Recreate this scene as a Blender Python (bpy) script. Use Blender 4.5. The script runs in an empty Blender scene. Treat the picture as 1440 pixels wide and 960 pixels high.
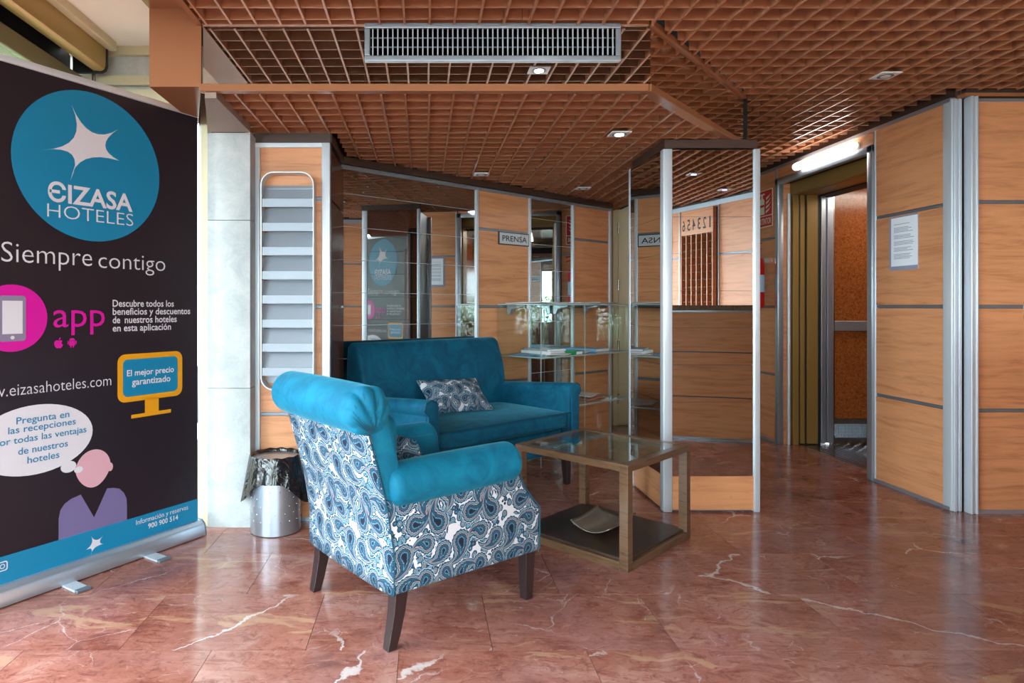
import bpy, bmesh, math, random
from mathutils import Vector, Matrix
random.seed(7)
S = bpy.context.scene
COL = S.collection
R = math.radians
EYE = 1.10
F = 900.0
PX, PY = 596.0, 431.0

# ---------------------------------------------------------------- camera, sky, lights, exposure
cd = bpy.data.cameras.new('camera')
cam = bpy.data.objects.new('camera', cd); COL.objects.link(cam)
cam.location = (0, 0, EYE); cam.rotation_euler = (R(90), 0, 0)
cd.sensor_width = 36; cd.lens = F / 1440 * 36
cd.shift_x = (720 - PX) / 1440; cd.shift_y = -(480 - PY) / 1440
cd.clip_start = .05; cd.clip_end = 200
S.camera = cam
w = bpy.data.worlds.new('sky'); S.world = w; w.use_nodes = True
bg = w.node_tree.nodes['Background']
bg.inputs['Color'].default_value = (.80, .91, 1, 1); bg.inputs['Strength'].default_value = 6.5
vs = S.view_settings
vs.view_transform = 'Standard'; vs.look = 'None'; vs.gamma = 1; vs.exposure = 1.52; vs.use_curve_mapping = False
S.cycles.max_bounces = 12; S.cycles.glossy_bounces = 8; S.cycles.transparent_max_bounces = 16
S.cycles.diffuse_bounces = 6
S.cycles.sample_clamp_indirect = 6

def area(name, loc, rot, sx, sy, power=None, color=(1, 1, 1), portal=False):
    l = bpy.data.lights.new(name, 'AREA'); l.shape = 'RECTANGLE'; l.size = sx; l.size_y = sy
    if portal: l.cycles.is_portal = True
    else: l.energy = power; l.color = color
    o = bpy.data.objects.new(name, l); COL.objects.link(o); o.location = loc; o.rotation_euler = rot
    return o
# daylight enters through the glazed left side and the glazed street front behind the camera
area('daylight_portal', (-1.70, -.15, 1.1), (0, R(-90), 0), 2.1, 6.6, portal=True)
area('daylight_portal', (.8, -3.45, 1.1), (R(90), 0, 0), 4.6, 2.1, portal=True)

# ---------------------------------------------------------------- helpers
def tag(o, label=None, cat=None, group=None, kind=None):
    if label: o['label'] = label
    if cat: o['category'] = cat
    if group: o['group'] = group
    if kind: o['kind'] = kind
    return o
def empty(name, loc=(0, 0, 0), rz=0, label=None, cat=None, group=None, kind=None):
    o = bpy.data.objects.new(name, None); COL.objects.link(o)
    o.location = loc; o.rotation_euler = (0, 0, rz); o.empty_display_size = .1
    return tag(o, label, cat, group, kind)
def link(name, me, m, parent=None):
    o = bpy.data.objects.new(name, me); COL.objects.link(o)
    if m and not me.materials: me.materials.append(m)
    if parent: o.parent = parent
    return o
class MB:
    def __init__(s): s.b = bmesh.new()
    def box(s, x0, x1, y0, y1, z0, z1, M=None):
        v = [s.b.verts.new(p) for p in ((x0,y0,z0),(x1,y0,z0),(x1,y1,z0),(x0,y1,z0),(x0,y0,z1),(x1,y0,z1),(x1,y1,z1),(x0,y1,z1))]
        for f in ((3,2,1,0),(4,5,6,7),(0,1,5,4),(1,2,6,5),(2,3,7,6),(3,0,4,7)): s.b.faces.new([v[i] for i in f])
        if M: bmesh.ops.transform(s.b, matrix=M, verts=v)
        return s
    def loft(s, rings, closed=True, cap=True, cyc=False):
        rr = [[s.b.verts.new(p) for p in r] for r in rings]
        n = len(rr[0]); m = len(rr)
        for i in range(m if cyc else m - 1):
            a, b = rr[i], rr[(i + 1) % m]
            for j in range(n if closed else n - 1):
                s.b.faces.new((a[j], a[(j+1) % n], b[(j+1) % n], b[j]))
        if cap and closed and not cyc:
            s.b.faces.new(rr[0][::-1]); s.b.faces.new(rr[-1])
        return s
    def prism(s, poly, axis, a, b):
        def P(u, v, w):
            return {'x': (w, u, v), 'y': (u, w, v), 'z': (u, v, w)}[axis]
        return s.loft([[P(u, v, a) for u, v in poly], [P(u, v, b) for u, v in poly]])
    def cyl(s, p, q, r0, r1=None, n=16, cap=True):
        p, q = Vector(p), Vector(q); r1 = r0 if r1 is None else r1
        d = (q - p).normalized(); a = d.orthogonal().normalized(); c = d.cross(a)
        ring = lambda o, r: [o + a * (r * math.cos(2*math.pi*i/n)) + c * (r * math.sin(2*math.pi*i/n)) for i in range(n)]
        return s.loft([ring(p, r0), ring(q, r1)], cap=cap)
    def tube(s, pts, r, n=8):
        for a, b in zip(pts, pts[1:]): s.cyl(a, b, r, n=n)
        return s
    def sph(s, c, rx, ry, rz, n=16, m=10):
        rings = []
        for i in range(1, m):
            t = math.pi * i / m
            rings.append([(c[0]+rx*math.sin(t)*math.cos(2*math.pi*j/n), c[1]+ry*math.sin(t)*math.sin(2*math.pi*j/n), c[2]-rz*math.cos(t)) for j in range(n)])
        return s.loft(rings)
    def face(s, pts):
        s.b.faces.new([s.b.verts.new(p) for p in pts]); return s
    def mesh(s, name, bevel=0, seg=2, smooth=False):
        bmesh.ops.recalc_face_normals(s.b, faces=s.b.faces)
        if bevel:
            es = [e for e in s.b.edges if len(e.link_faces) == 2 and e.calc_face_angle(0) > .5]
            bmesh.ops.bevel(s.b, geom=es, offset=bevel, segments=seg, affect='EDGES', profile=.5, clamp_overlap=True)
        me = bpy.data.meshes.new(name); s.b.to_mesh(me); s.b.free()
        if smooth:
            for p in me.polygons: p.use_smooth = True
            try: me.set_sharp_from_angle(angle=R(40))
            except Exception: pass
        return me
    def build(s, name, m, parent=None, bevel=0, seg=2, smooth=False, sub=0):
        o = link(name, s.mesh(name, bevel, seg, smooth), m, parent)
        if sub:
            md = o.modifiers.new('sub', 'SUBSURF'); md.levels = sub; md.render_levels = sub
            for p in o.data.polygons: p.use_smooth = True
        return o
def box(name, x0, x1, y0, y1, z0, z1, m, parent=None, bevel=0, smooth=False, seg=2):
    return MB().box(x0, x1, y0, y1, z0, z1).build(name, m, parent, bevel, seg, smooth)
UNIT = {}
def unit(name, m, loc, dim, parent=None):
    k = m.name
    if k not in UNIT:
        UNIT[k] = MB().box(-.5, .5, -.5, .5, -.5, .5).mesh(k + '_bar'); UNIT[k].materials.append(m)
    o = link(name, UNIT[k], None, parent); o.location = loc; o.scale = dim
    return o

# ---------------------------------------------------------------- materials
class NT:
    def __init__(s, name):
        s.m = bpy.data.materials.new(name); s.m.use_nodes = True
        s.t = s.m.node_tree; s.n = s.t.nodes; s.p = s.n['Principled BSDF']; s.out = s.n['Material Output']
    def new(s, typ, **k):
        x = s.n.new(typ)
        for a, v in k.items(): setattr(x, a, v)
        return x
    def link(s, a, b): s.t.links.new(a, b)
    def set(s, **k):
        for a, v in k.items(): s.p.inputs[a.replace('_', ' ')].default_value = v
        return s
def L3(c): return (c[0], c[1], c[2], 1)
def srgb(r, g, b):
    f = lambda c: c/12.92 if c <= .04045 else ((c+.055)/1.055)**2.4
    return (f(r/255), f(g/255), f(b/255))
def plain(name, col, rough=.5, metal=0, **k):
    n = NT(name); n.set(Base_Color=L3(col), Roughness=rough, Metallic=metal)
    for a, v in k.items(): n.p.inputs[a.replace('_', ' ')].default_value = v
    return n.m
def coords(n, scale=(1, 1, 1), rnd=True, kind='Object'):
    tc = n.new('ShaderNodeTexCoord'); mp = n.new('ShaderNodeMapping'); mp.inputs['Scale'].default_value = scale
    n.link(tc.outputs[kind], mp.inputs['Vector'])
    if rnd:
        oi = n.new('ShaderNodeObjectInfo'); mu = n.new('ShaderNodeVectorMath', operation='SCALE'); mu.inputs[0].default_value = (17, 31, 23)
        n.link(oi.outputs['Random'], mu.inputs['Scale']); n.link(mu.outputs[0], mp.inputs['Location'])
    return mp.outputs[0]
def ramp(n, src, stops, interp='LINEAR'):
    r = n.new('ShaderNodeValToRGB'); r.color_ramp.interpolation = interp
    e = r.color_ramp.elements
    while len(e) < len(stops): e.new(.5)
    for i, (p, c) in enumerate(stops):
        e[i].position = p; e[i].color = L3(c) if not isinstance(c, float) else (c, c, c, 1)
    n.link(src, r.inputs[0]); return r.outputs[0]
def noise(n, vec, scale, detail=4, dist=0, rough=.5):
    x = n.new('ShaderNodeTexNoise'); x.inputs['Scale'].default_value = scale; x.inputs['Detail'].default_value = detail
    x.inputs['Distortion'].default_value = dist; x.inputs['Roughness'].default_value = rough; n.link(vec, x.inputs['Vector'])
    return x.outputs['Fac']
def mix(n, fac, a, b, mode='MIX'):
    x = n.new('ShaderNodeMix', data_type='RGBA', blend_type=mode)
    for i, v in ((0, fac), (6, a), (7, b)):
        if hasattr(v, 'node'): n.link(v, x.inputs[i])
        else: x.inputs[i].default_value = v if i == 0 else L3(v)
    return x.outputs[2]
def bump(n, h, strength=.2, dist=.01):
    b = n.new('ShaderNodeBump'); b.inputs['Strength'].default_value = strength; b.inputs['Distance'].default_value = dist
    n.link(h, b.inputs['Height']); n.link(b.outputs[0], n.p.inputs['Normal'])
def fmath(n, op, a, b=None, c=None, clamp=False):
    x = n.new('ShaderNodeMath', operation=op); x.use_clamp = clamp
    for i, v in enumerate((a, b, c)):
        if v is None: continue
        if hasattr(v, 'node'): n.link(v, x.inputs[i])
        else: x.inputs[i].default_value = v
    return x.outputs[0]

def wood(name, c0, c1, scale=1.0, rough=.38):
    n = NT(name); v = coords(n, (1.2*scale, 1.2*scale, 14*scale))
    a = noise(n, v, 2.2, 6, .7, .62); g = noise(n, coords(n, (3, 3, 120)), 1.5, 3)
    k = noise(n, coords(n, (5, 5, 22)), 1.6, 2, 1.5)
    c = ramp(n, a, [(.3, c1), (.48, c0), (.62, tuple(min(1, x*1.12) for x in c0)), (.75, c0)])
    c = mix(n, fmath(n, 'MULTIPLY', g, .22), c, c1)
    c = mix(n, ramp(n, k, [(.70, 0.0), (.80, .35)]), c, tuple(x*.5 for x in c1))
    n.link(c, n.p.inputs['Base Color']); n.set(Roughness=rough); return n.m
M_wood = wood('cherry_laminate', srgb(212, 147, 102), srgb(186, 118, 76))
M_tablewood = wood('walnut_bronze', srgb(102, 74, 52), srgb(48, 34, 26), 3, .28)
M_darkwood = wood('dark_walnut', srgb(62, 44, 34), srgb(36, 25, 19), 3, .38)
M_leg = plain('dark_stained_leg', srgb(44, 31, 32), .3)
M_alu = plain('anodised_aluminium', srgb(178, 188, 200), .34, .75)
M_aluw = plain('pale_aluminium', srgb(205, 212, 220), .4, .35)
M_trim = plain('grey_joint_profile', srgb(118, 130, 142), .4, .5)
M_steel = plain('brushed_steel', srgb(170, 172, 175), .22, 1)
M_mirror = plain('mirror_glass', (.67, .70, .70), 0.0, 1)
M_mirrorb = plain('bronze_mirror_glass', (.74, .64, .54), 0.0, 1)
M_slat = plain('brown_lacquered_slat', srgb(180, 124, 92), .26)
M_brown = plain('brown_lacquered_sheet', srgb(156, 102, 70), .22)
M_dkbrown = plain('dark_brown_rail', srgb(72, 50, 42), .4)
M_void = plain('dark_void', (.012, .010, .009), .9)
M_beige = plain('beige_painted_metal', srgb(205, 192, 158), .45)
M_gold = plain('champagne_aluminium', srgb(172, 142, 84), .3, .45)
M_olive = plain('olive_bronze_aluminium', srgb(128, 118, 84), .4, .4)
M_white = plain('white_plaster', srgb(238, 232, 218), .8)
M_wplastic = plain('white_plastic', srgb(235, 235, 238), .4)
M_black = plain('black_rubber', (.01, .01, .01), .6)
M_gold_d = plain('ochre_painted_door', srgb(150, 118, 62), .4, .2)
M_red = plain('red_paint', srgb(190, 20, 25), .3)
M_signred = plain('sign_red', srgb(205, 20, 32), .5)
M_signwhite = plain('sign_cream', srgb(225, 232, 215), .5)
def glass(name, tint=(.93, .97, .96), ior=1.45, boost=1.0):
    n = NT(name); n.n.remove(n.p)
    tr = n.new('ShaderNodeBsdfTransparent'); tr.inputs[0].default_value = L3(tint)
    gl = n.new('ShaderNodeBsdfGlossy'); gl.inputs['Roughness'].default_value = .0
    lw = n.new('ShaderNodeLayerWeight'); lw.inputs[0].default_value = .5
    mx = n.new('ShaderNodeMixShader')
    n.link(fmath(n, 'MULTIPLY_ADD', fmath(n, 'POWER', lw.outputs['Facing'], 4.0), .7, .035*boost, clamp=True), mx.inputs[0]); n.link(tr.outputs[0], mx.inputs[1]); n.link(gl.outputs[0], mx.inputs[2])
    n.link(mx.outputs[0], n.out.inputs['Surface']); return n.m
M_glass = glass('clear_glass', boost=.7); M_glasst = glass('table_glass', (.90, .95, .94), 1.5, 1.6)
M_edge = plain('glass_edge', srgb(170, 190, 186), .2, 0, Alpha=.75)
def emis(name, col, st):
    n = NT(name); n.set(Base_Color=L3(col), Emission_Color=L3(col), Emission_Strength=st); return n.m
M_tube = emis('lit_tube', (1, .98, .95), 6.5)
M_cap = emis('lit_end_cap', (1, 1, 1), .5)
M_lamp = emis('lit_lens', (1, .93, .82), 14)
M_blue = emis('lit_blue_lens', (.25, .25, 1), 10)
M_panel = emis('lit_diffuser', (1, .95, .88), 15)

def marble():
    n = NT('red_marble'); v = coords(n, (1, 1, 1))
    # slow warp shared by all layers
    w1 = n.new('ShaderNodeTexNoise'); w1.inputs['Scale'].default_value = 3.2; w1.inputs['Detail'].default_value = 5; n.link(v, w1.inputs['Vector'])
    sc = n.new('ShaderNodeVectorMath', operation='MULTIPLY_ADD'); n.link(w1.outputs['Color'], sc.inputs[0]); sc.inputs[1].default_value = (.16, .16, .16); n.link(v, sc.inputs[2])
    wv = sc.outputs[0]
    a = noise(n, wv, 3.0, 8, .6, .62)
    c = ramp(n, a, [(.30, srgb(108, 60, 50)), (.43, srgb(144, 88, 74)), (.55, srgb(156, 101, 88)), (.68, srgb(172, 124, 112)), (.8, srgb(134, 78, 64))])
    mo = noise(n, wv, 26, 6, 1.2, .7)
    c = mix(n, ramp(n, mo, [(.36, .5), (.48, 0.0)]), c, srgb(96, 46, 38))
    c = mix(n, ramp(n, mo, [(.60, 0.0), (.70, .45)]), c, srgb(182, 142, 130))
    mp3 = n.new('ShaderNodeMapping'); mp3.inputs['Rotation'].default_value = (0, 0, R(-48)); mp3.inputs['Scale'].default_value = (1.0, 5, 1); n.link(wv, mp3.inputs['Vector'])
    st = noise(n, mp3.outputs[0], 6, 9, 1.4, .72)
    c = mix(n, ramp(n, st, [(.36, .65), (.47, 0.0)]), c, srgb(112, 52, 40))
    c = mix(n, ramp(n, st, [(.56, 0.0), (.66, .5)]), c, srgb(190, 132, 116))
    # beige patches, streaked
    mp2 = n.new('ShaderNodeMapping'); mp2.inputs['Rotation'].default_value = (0, 0, R(-40)); mp2.inputs['Scale'].default_value = (1.0, 3.4, 1); n.link(wv, mp2.inputs['Vector'])
    pt = noise(n, mp2.outputs[0], 2.6, 7, 1.0, .6)
    c = mix(n, ramp(n, pt, [(.60, 0.0), (.64, .45), (.72, .6)]), c, srgb(186, 146, 112))
    # thin white cracks
    jn = n.new('ShaderNodeTexNoise'); jn.inputs['Scale'].default_value = 11; jn.inputs['Detail'].default_value = 5; jn.inputs['Roughness'].default_value = .65; n.link(v, jn.inputs['Vector'])
    jv = n.new('ShaderNodeVectorMath', operation='MULTIPLY_ADD'); n.link(jn.outputs['Color'], jv.inputs[0]); jv.inputs[1].default_value = (.07, .07, .07); n.link(wv, jv.inputs[2])
    for scl, th, msk, op in ((1.05, .0062, .55, .85), (2.1, .0048, .58, .6), (4.6, .007, .58, .45)):
        vo = n.new('ShaderNodeTexVoronoi', feature='DISTANCE_TO_EDGE'); vo.inputs['Scale'].default_value = scl; n.link(jv.outputs[0], vo.inputs['Vector'])
        wn = noise(n, v, 14, 4)
        d = fmath(n, 'MULTIPLY', vo.outputs['Distance'], fmath(n, 'MULTIPLY_ADD', wn, 5.0, -1.2))
        ln = ramp(n, d, [(0, 1.0), (th*.6, .9), (th, 0.0)])
        mk = ramp(n, noise(n, v, scl*.9, 2), [(msk, 0.0), (msk+.05, op)])
        c = mix(n, fmath(n, 'MULTIPLY', ln, mk), c, srgb(204, 188, 184))
    fk = noise(n, v, 34, 5, .8, .7); c = mix(n, ramp(n, fk, [(.66, 0.0), (.70, .5)]), c, srgb(188, 172, 172))
    gs = noise(n, v, 1.6, 3); c = mix(n, ramp(n, gs, [(.5, 0.0), (.7, .28)]), c, srgb(150, 118, 122))
    n.link(c, n.p.inputs['Base Color']); n.set(Roughness=.16)
    r = ramp(n, noise(n, v, 9, 4), [(.3, .12), (.7, .22)]); n.link(r, n.p.inputs['Roughness'])
    n.p.inputs['Specular IOR Level'].default_value = .6
    return n.m
M_marble = marble()
def stone(name, a, b, scale=8):
    n = NT(name); v = coords(n); c = ramp(n, noise(n, v, scale, 8, .5, .7), [(.3, b), (.7, a)])
    c = mix(n, ramp(n, noise(n, v, scale*14, 3), [(.62, 0.0), (.72, .35)]), c, tuple(x*.6 for x in b))
    n.link(c, n.p.inputs['Base Color']); n.set(Roughness=.6); bump(n, noise(n, v, 60, 4), .15, .003); return n.m
M_pillar = stone('grey_white_marble', srgb(182, 184, 182), srgb(150, 156, 158))
M_conc = stone('grey_render', srgb(205, 202, 198), srgb(180, 178, 174), 20)
M_granite = stone('brown_granite', srgb(150, 125, 100), srgb(90, 66, 50), 60)
M_paving = stone('street_paving', srgb(200, 198, 192), srgb(165, 163, 158), 5)
def velvet(name, col, hi):
    n = NT(name); v = coords(n, rnd=False)
    a = noise(n, v, 5, 6, 2.2, .6); c = ramp(n, a, [(.36, col), (.64, hi)])
    n.link(c, n.p.inputs['Base Color'])
    n.set(Roughness=.72, Sheen_Weight=.35, Sheen_Roughness=.35, Sheen_Tint=L3(srgb(110, 200, 225)), Specular_IOR_Level=.25)
    bump(n, noise(n, v, 9, 3, 1.5), .18, .02); return n.m
M_velvet = velvet('teal_velvet', srgb(0, 92, 122), srgb(6, 112, 142))
M_velvet_shade = velvet('teal_velvet_shaded', srgb(0, 70, 98), srgb(2, 92, 120))  # same teal darkened, the sofa's shade is put into the colour
M_pipe = plain('teal_piping', srgb(0, 60, 80), .7)

def paisley(name, axis, k=1.0):
    """printed paisley cotton: curled teardrops with rings, built from node maths on the cloth's own plane"""
    n = NT(name); tc = n.new('ShaderNodeTexCoord'); sp = n.new('ShaderNodeSeparateXYZ'); n.link(tc.outputs['Object'], sp.inputs[0])
    cb = n.new('ShaderNodeCombineXYZ'); n.link(sp.outputs[axis], cb.inputs[0]); n.link(sp.outputs['Z' if axis != 'Z' else 'Y'], cb.inputs[1])
    uv = n.new('ShaderNodeVectorMath', operation='SCALE'); n.link(cb.outputs[0], uv.inputs[0]); uv.inputs['Scale'].default_value = 1/(k*1.15)
    wn = n.new('ShaderNodeTexNoise'); wn.inputs['Scale'].default_value = 40; n.link(uv.outputs[0], wn.inputs['Vector'])
    uw = n.new('ShaderNodeVectorMath', operation='MULTIPLY_ADD'); n.link(wn.outputs['Color'], uw.inputs[0]); uw.inputs[1].default_value = (.004, .004, 0); n.link(uv.outputs[0], uw.inputs[2])
    LX, LY = .205, .235
    motifs = [(.02, .03, 60, .030, .075, 16), (.105, .05, -130, .024, .06, -20), (.17, .015, 100, .026, .06, 18), (.06, .12, 20, .028, .07, -16),
              (.15, .11, 200, .030, .08, 15), (.02, .19, -70, .026, .07, 18), (.10, .20, 140, .026, .07, -17), (.18, .205, 30, .024, .06, 18)]
    best = None; motifs = [(a_*.93, b_*.9, c_, d_*1.08, e_*1.1, f_) for a_, b_, c_, d_, e_, f_ in motifs]
    for cx, cy, rot, rad, tail, tw in motifs:
        a = n.new('ShaderNodeVectorMath', operation='MULTIPLY_ADD'); n.link(uw.outputs[0], a.inputs[0]); a.inputs[1].default_value = (1/LX, 1/LY, 0); a.inputs[2].default_value = (.5-cx/LX, .5-cy/LY, 0)
        f = n.new('ShaderNodeVectorMath', operation='FRACTION'); n.link(a.outputs[0], f.inputs[0])
        b = n.new('ShaderNodeVectorMath', operation='MULTIPLY_ADD'); n.link(f.outputs[0], b.inputs[0]); b.inputs[1].default_value = (LX, LY, 0); b.inputs[2].default_value = (-.5*LX, -.5*LY, 0)
        ln = n.new('ShaderNodeVectorMath', operation='LENGTH'); n.link(b.outputs[0], ln.inputs[0])
        vr = n.new('ShaderNodeVectorRotate', rotation_type='Z_AXIS'); n.link(b.outputs[0], vr.inputs['Vector'])
        n.link(fmath(n, 'MULTIPLY_ADD', ln.outputs['Value'], tw, R(rot)), vr.inputs['Angle'])
        s2 = n.new('ShaderNodeSeparateXYZ'); n.link(vr.outputs[0], s2.inputs[0])
        t = n.new('ShaderNodeClamp'); n.link(s2.outputs[0], t.inputs[0]); t.inputs[1].default_value = 0; t.inputs[2].default_value = tail
        c2 = n.new('ShaderNodeCombineXYZ'); n.link(fmath(n, 'SUBTRACT', s2.outputs[0], t.outputs[0]), c2.inputs[0]); n.link(s2.outputs[1], c2.inputs[1])
        l2 = n.new('ShaderNodeVectorMath', operation='LENGTH'); n.link(c2.outputs[0], l2.inputs[0])
        rr = fmath(n, 'MULTIPLY_ADD', t.outputs[0], rad*.85/tail, -rad)
        sd = fmath(n, 'ADD', l2.outputs['Value'], rr)
        an = fmath(n, 'ARCTAN2', s2.outputs[1], s2.outputs[0])
        sd = fmath(n, 'MULTIPLY_ADD', fmath(n, 'SINE', fmath(n, 'MULTIPLY', an, 15)), .0011, sd)
        best = sd if best is None else fmath(n, 'MINIMUM', best, sd)
    x = fmath(n, 'MULTIPLY_ADD', best, 20, .62)      # 0.62 is the outline; 1/20 m per unit
    W, N_, T, G, P, D = srgb(198, 197, 204), srgb(22, 24, 44), srgb(28, 76, 102), srgb(98, 136, 154), srgb(152, 136, 138), srgb(12, 38, 60)
    c = ramp(n, x, [(0, N_), (.10, D), (.19, G), (.235, N_), (.26, T), (.40, D), (.44, P), (.50, N_), (.525, G), (.60, N_), (.635, T), (.68, W)], 'CONSTANT')
    # small flowers and leaves between the big motifs
    vo = n.new('ShaderNodeTexVoronoi'); vo.inputs['Scale'].default_value = 58; n.link(uw.outputs[0], vo.inputs['Vector'])
    fl = ramp(n, vo.outputs['Distance'], [(0, N_), (.10, P), (.22, N_), (.28, G), (.44, T), (.56, N_), (.64, W)], 'CONSTANT')
    far = ramp(n, x, [(.71, 0.0), (.711, 1.0)], 'CONSTANT')
    mk = ramp(n, noise(n, uw.outputs[0], 13, 1), [(.38, 0.0), (.39, 1.0)], 'CONSTANT')
    c = mix(n, fmath(n, 'MULTIPLY', far, mk), c, fl)
    # dot stippling inside the teal
    v2 = n.new('ShaderNodeTexVoronoi'); v2.inputs['Scale'].default_value = 210; n.link(uv.outputs[0], v2.inputs['Vector'])
    dots = ramp(n, v2.outputs['Distance'], [(0, 1.0), (.28, 0.0)], 'CONSTANT'); ins = ramp(n, x, [(0, 0.0), (.26, 1.0), (.40, 0.0)], 'CONSTANT')
    c = mix(n, fmath(n, 'MULTIPLY', fmath(n, 'MULTIPLY', dots, ins), .8), c, N_)
    n.link(c, n.p.inputs['Base Color']); n.set(Roughness=.75, Specular_IOR_Level=.3); return n.m
M_paisX = paisley('paisley_side', 'X'); M_paisY = paisley('paisley_back', 'Y'); M_paisC = paisley('paisley_cushion', 'X', .85)

# ---------------------------------------------------------------- floor
fl = box('floor', -9, 12, -9, 12, -.06, -.012, M_void); fl['kind'] = 'structure'
TW, TD = .60, .40
tile_me = MB().box(-.5*TW+.0009, .5*TW-.0009, -.5*TD+.0009, .5*TD-.0009, -.012, 0).mesh('marble_tile', bevel=0.0)
tile_me.materials.append(M_marble)
rows = []
Y0 = 2.050; X0 = .2207
far_b = bmesh.new(); nt = 0
for k in range(-15, 12):
    y0 = Y0 + TD*k; off = X0 if k % 2 == 0 else X0 - .3
    for i in range(-6, 10):
        x0 = off + TW*i
        cx, cy = x0 + TW/2, y0 + TD/2
        if cx < -2.3 or cx > 4.6 or y0 > 5.9 or (x0 > 3.0 and y0 > 3.5): continue
        if y0 + TD > 1.75 and x0/max(cy, .1) < 1.02 and cx > -.85*cy - .3 and not (cy - .3 > 3.82 + .82*(cx + .497)):
            o = link('tile', tile_me, None, fl); o.location = (cx, cy, random.uniform(-.0004, 0)); nt += 1
        else:
            vs_ = [far_b.verts.new(p) for p in ((x0+.001, y0+.001, 0), (x0+TW-.001, y0+.001, 0), (x0+TW-.001, y0+TD-.001, 0), (x0+.001, y0+TD-.001, 0))]
            far_b.faces.new(vs_)
me = bpy.data.meshes.new('tile_field'); far_b.to_mesh(me); far_b.free()
o = link('tile_field', me, M_marble, fl); o['kind'] = 'stuff'

# ---------------------------------------------------------------- ceilings: slabs with hanging lattice of slats
def spans(poly, c, axis):
    xs = []
    for (ax, ay), (bx, by) in zip(poly, poly[1:] + poly[:1]):
        if axis == 'y':                       # line y = c, spans in x
            if (ay <= c) != (by <= c): xs.append(ax + (c-ay)/(by-ay)*(bx-ax))
        else:
            if (ax <= c) != (bx <= c): xs.append(ay + (c-ax)/(bx-ax)*(by-ay))
    xs.sort(); return list(zip(xs[::2], xs[1::2]))
CELL = .1018; BH = .050; BT = .006
def lattice(name, poly, zb, slab_z, x_ph, y_ph):
    c = MB().prism(poly, 'z', slab_z, slab_z + .03).build(name, M_void); c['kind'] = 'structure'
    xs = [p[0] for p in poly]; ys = [p[1] for p in poly]
    i = math.ceil((min(xs) - x_ph)/CELL)
    while x_ph + i*CELL < max(xs):
        x = x_ph + i*CELL; i += 1
        for a, b in spans(poly, x, 'x'):
            if b - a > .03: unit('slat', M_slat, (x, (a+b)/2, zb + BH/2 - .004 + random.uniform(-.0006, .0006)), (BT*1.5, b-a, BH), c)
    i = math.ceil((min(ys) - y_ph)/CELL)
    while y_ph + i*CELL < max(ys):
        y = y_ph + i*CELL; i += 1
        for a, b in spans(poly, y, 'y'):
            while b - a > .03:                      # blades come in lengths, each hung slightly off its neighbour
                e = min(b, a + random.choice((1.32, 1.63, 1.93, 2.24)))
                if b - e < .4: e = b
                unit('slat', M_slat, ((a+e)/2, y + random.uniform(-.0028, .0028), zb + BH/2 + .002 + random.uniform(-.0012, .0016)), (e-a-.002, BT*.8, BH), c)
                a = e
    return c
LOW = [(-.92, 2.69), (.93, 2.69), (1.77, 3.60), (1.77, 5.95), (1.62, 5.63), (-.46, 3.91), (-.46, 3.34), (-.92, 3.34)]
UP = [(-.92, -3.4), (-.92, 2.63), (.95, 2.63), (1.80, 3.55), (1.80, 5.95), (2.95, 5.95), (2.95, 3.50), (4.20, 3.50), (2.93, -.76), (2.9, -3.4)]
rf = MB().box(-1.12, 5.0, -3.45, 6.2, 2.60, 2.64).build('light_seal_roof', M_void); rf['kind'] = 'structure'  # unseen slab added to stop light bleeding in above the lattices
for nm, a in (('light_seal_1', (-1.13, -.935, 3.30, 3.9, 2.01, 2.6)), ('light_seal_2', (-1.13, -.50, 3.83, 3.88, 2.0, 2.6)), ('light_seal_3', (-1.12, -.94, -3.4, 3.2, 2.401, 2.6)), ('light_seal_4', (1.79, 1.82, 3.6, 5.9, 1.995, 2.6)), ('light_seal_5', (-.94, .92, 2.68, 2.70, 2.29, 2.6))):
    o = box(nm, *a, M_void); o['kind'] = 'structure'  # unseen dark boxes added to close light leaks at the ceiling edges
lattice('ceiling_lower', LOW, 1.993, 2.20, (603-596)/900*.893/ (300/900) *0 + .0235, 2.69)
lattice('ceiling_upper', UP, 2.263, 2.55, .0235, 2.60)

# ---------------------------------------------------------------- mirrored soffit face between the two ceilings
fa = empty('trim_1', (0, 2.65, 0)); fa['kind'] = 'structure'
def fasc(x0, x1, m=M_mirror): box('mirror_panel', x0+.001, x1-.001, 0, .012, 2.022, 2.262, m, fa)
fasc(-.915, -.245); fasc(-.245, .813); fasc(.813, .939)
box('rail', -.93, .93, -.004, .035, 1.992, 2.022, M_brown, fa, .002)
box('rail', -.93, .93, -.010, .02, 2.262, 2.285, M_brown, fa, .002)
dg = empty('trim_2', (.939, 2.65, 0), math.atan2(.91, .837)); dg['kind'] = 'structure'
DL = math.hypot(.837, .91)
box('mirror_panel', 0, DL, 0, .012, 2.022, 2.262, M_mirrorb, dg)
box('rail', 0, DL, -.004, .05, 1.992, 2.022, M_brown, dg, .002)
box('rail', 0, DL+.02, -.014, .02, 2.258, 2.285, M_brown, dg, .002)
sd = box('trim_3', 1.778, 1.786, 3.58, 5.9, 1.992, 2.285, M_dkbrown); sd['kind'] = 'structure'

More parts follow.
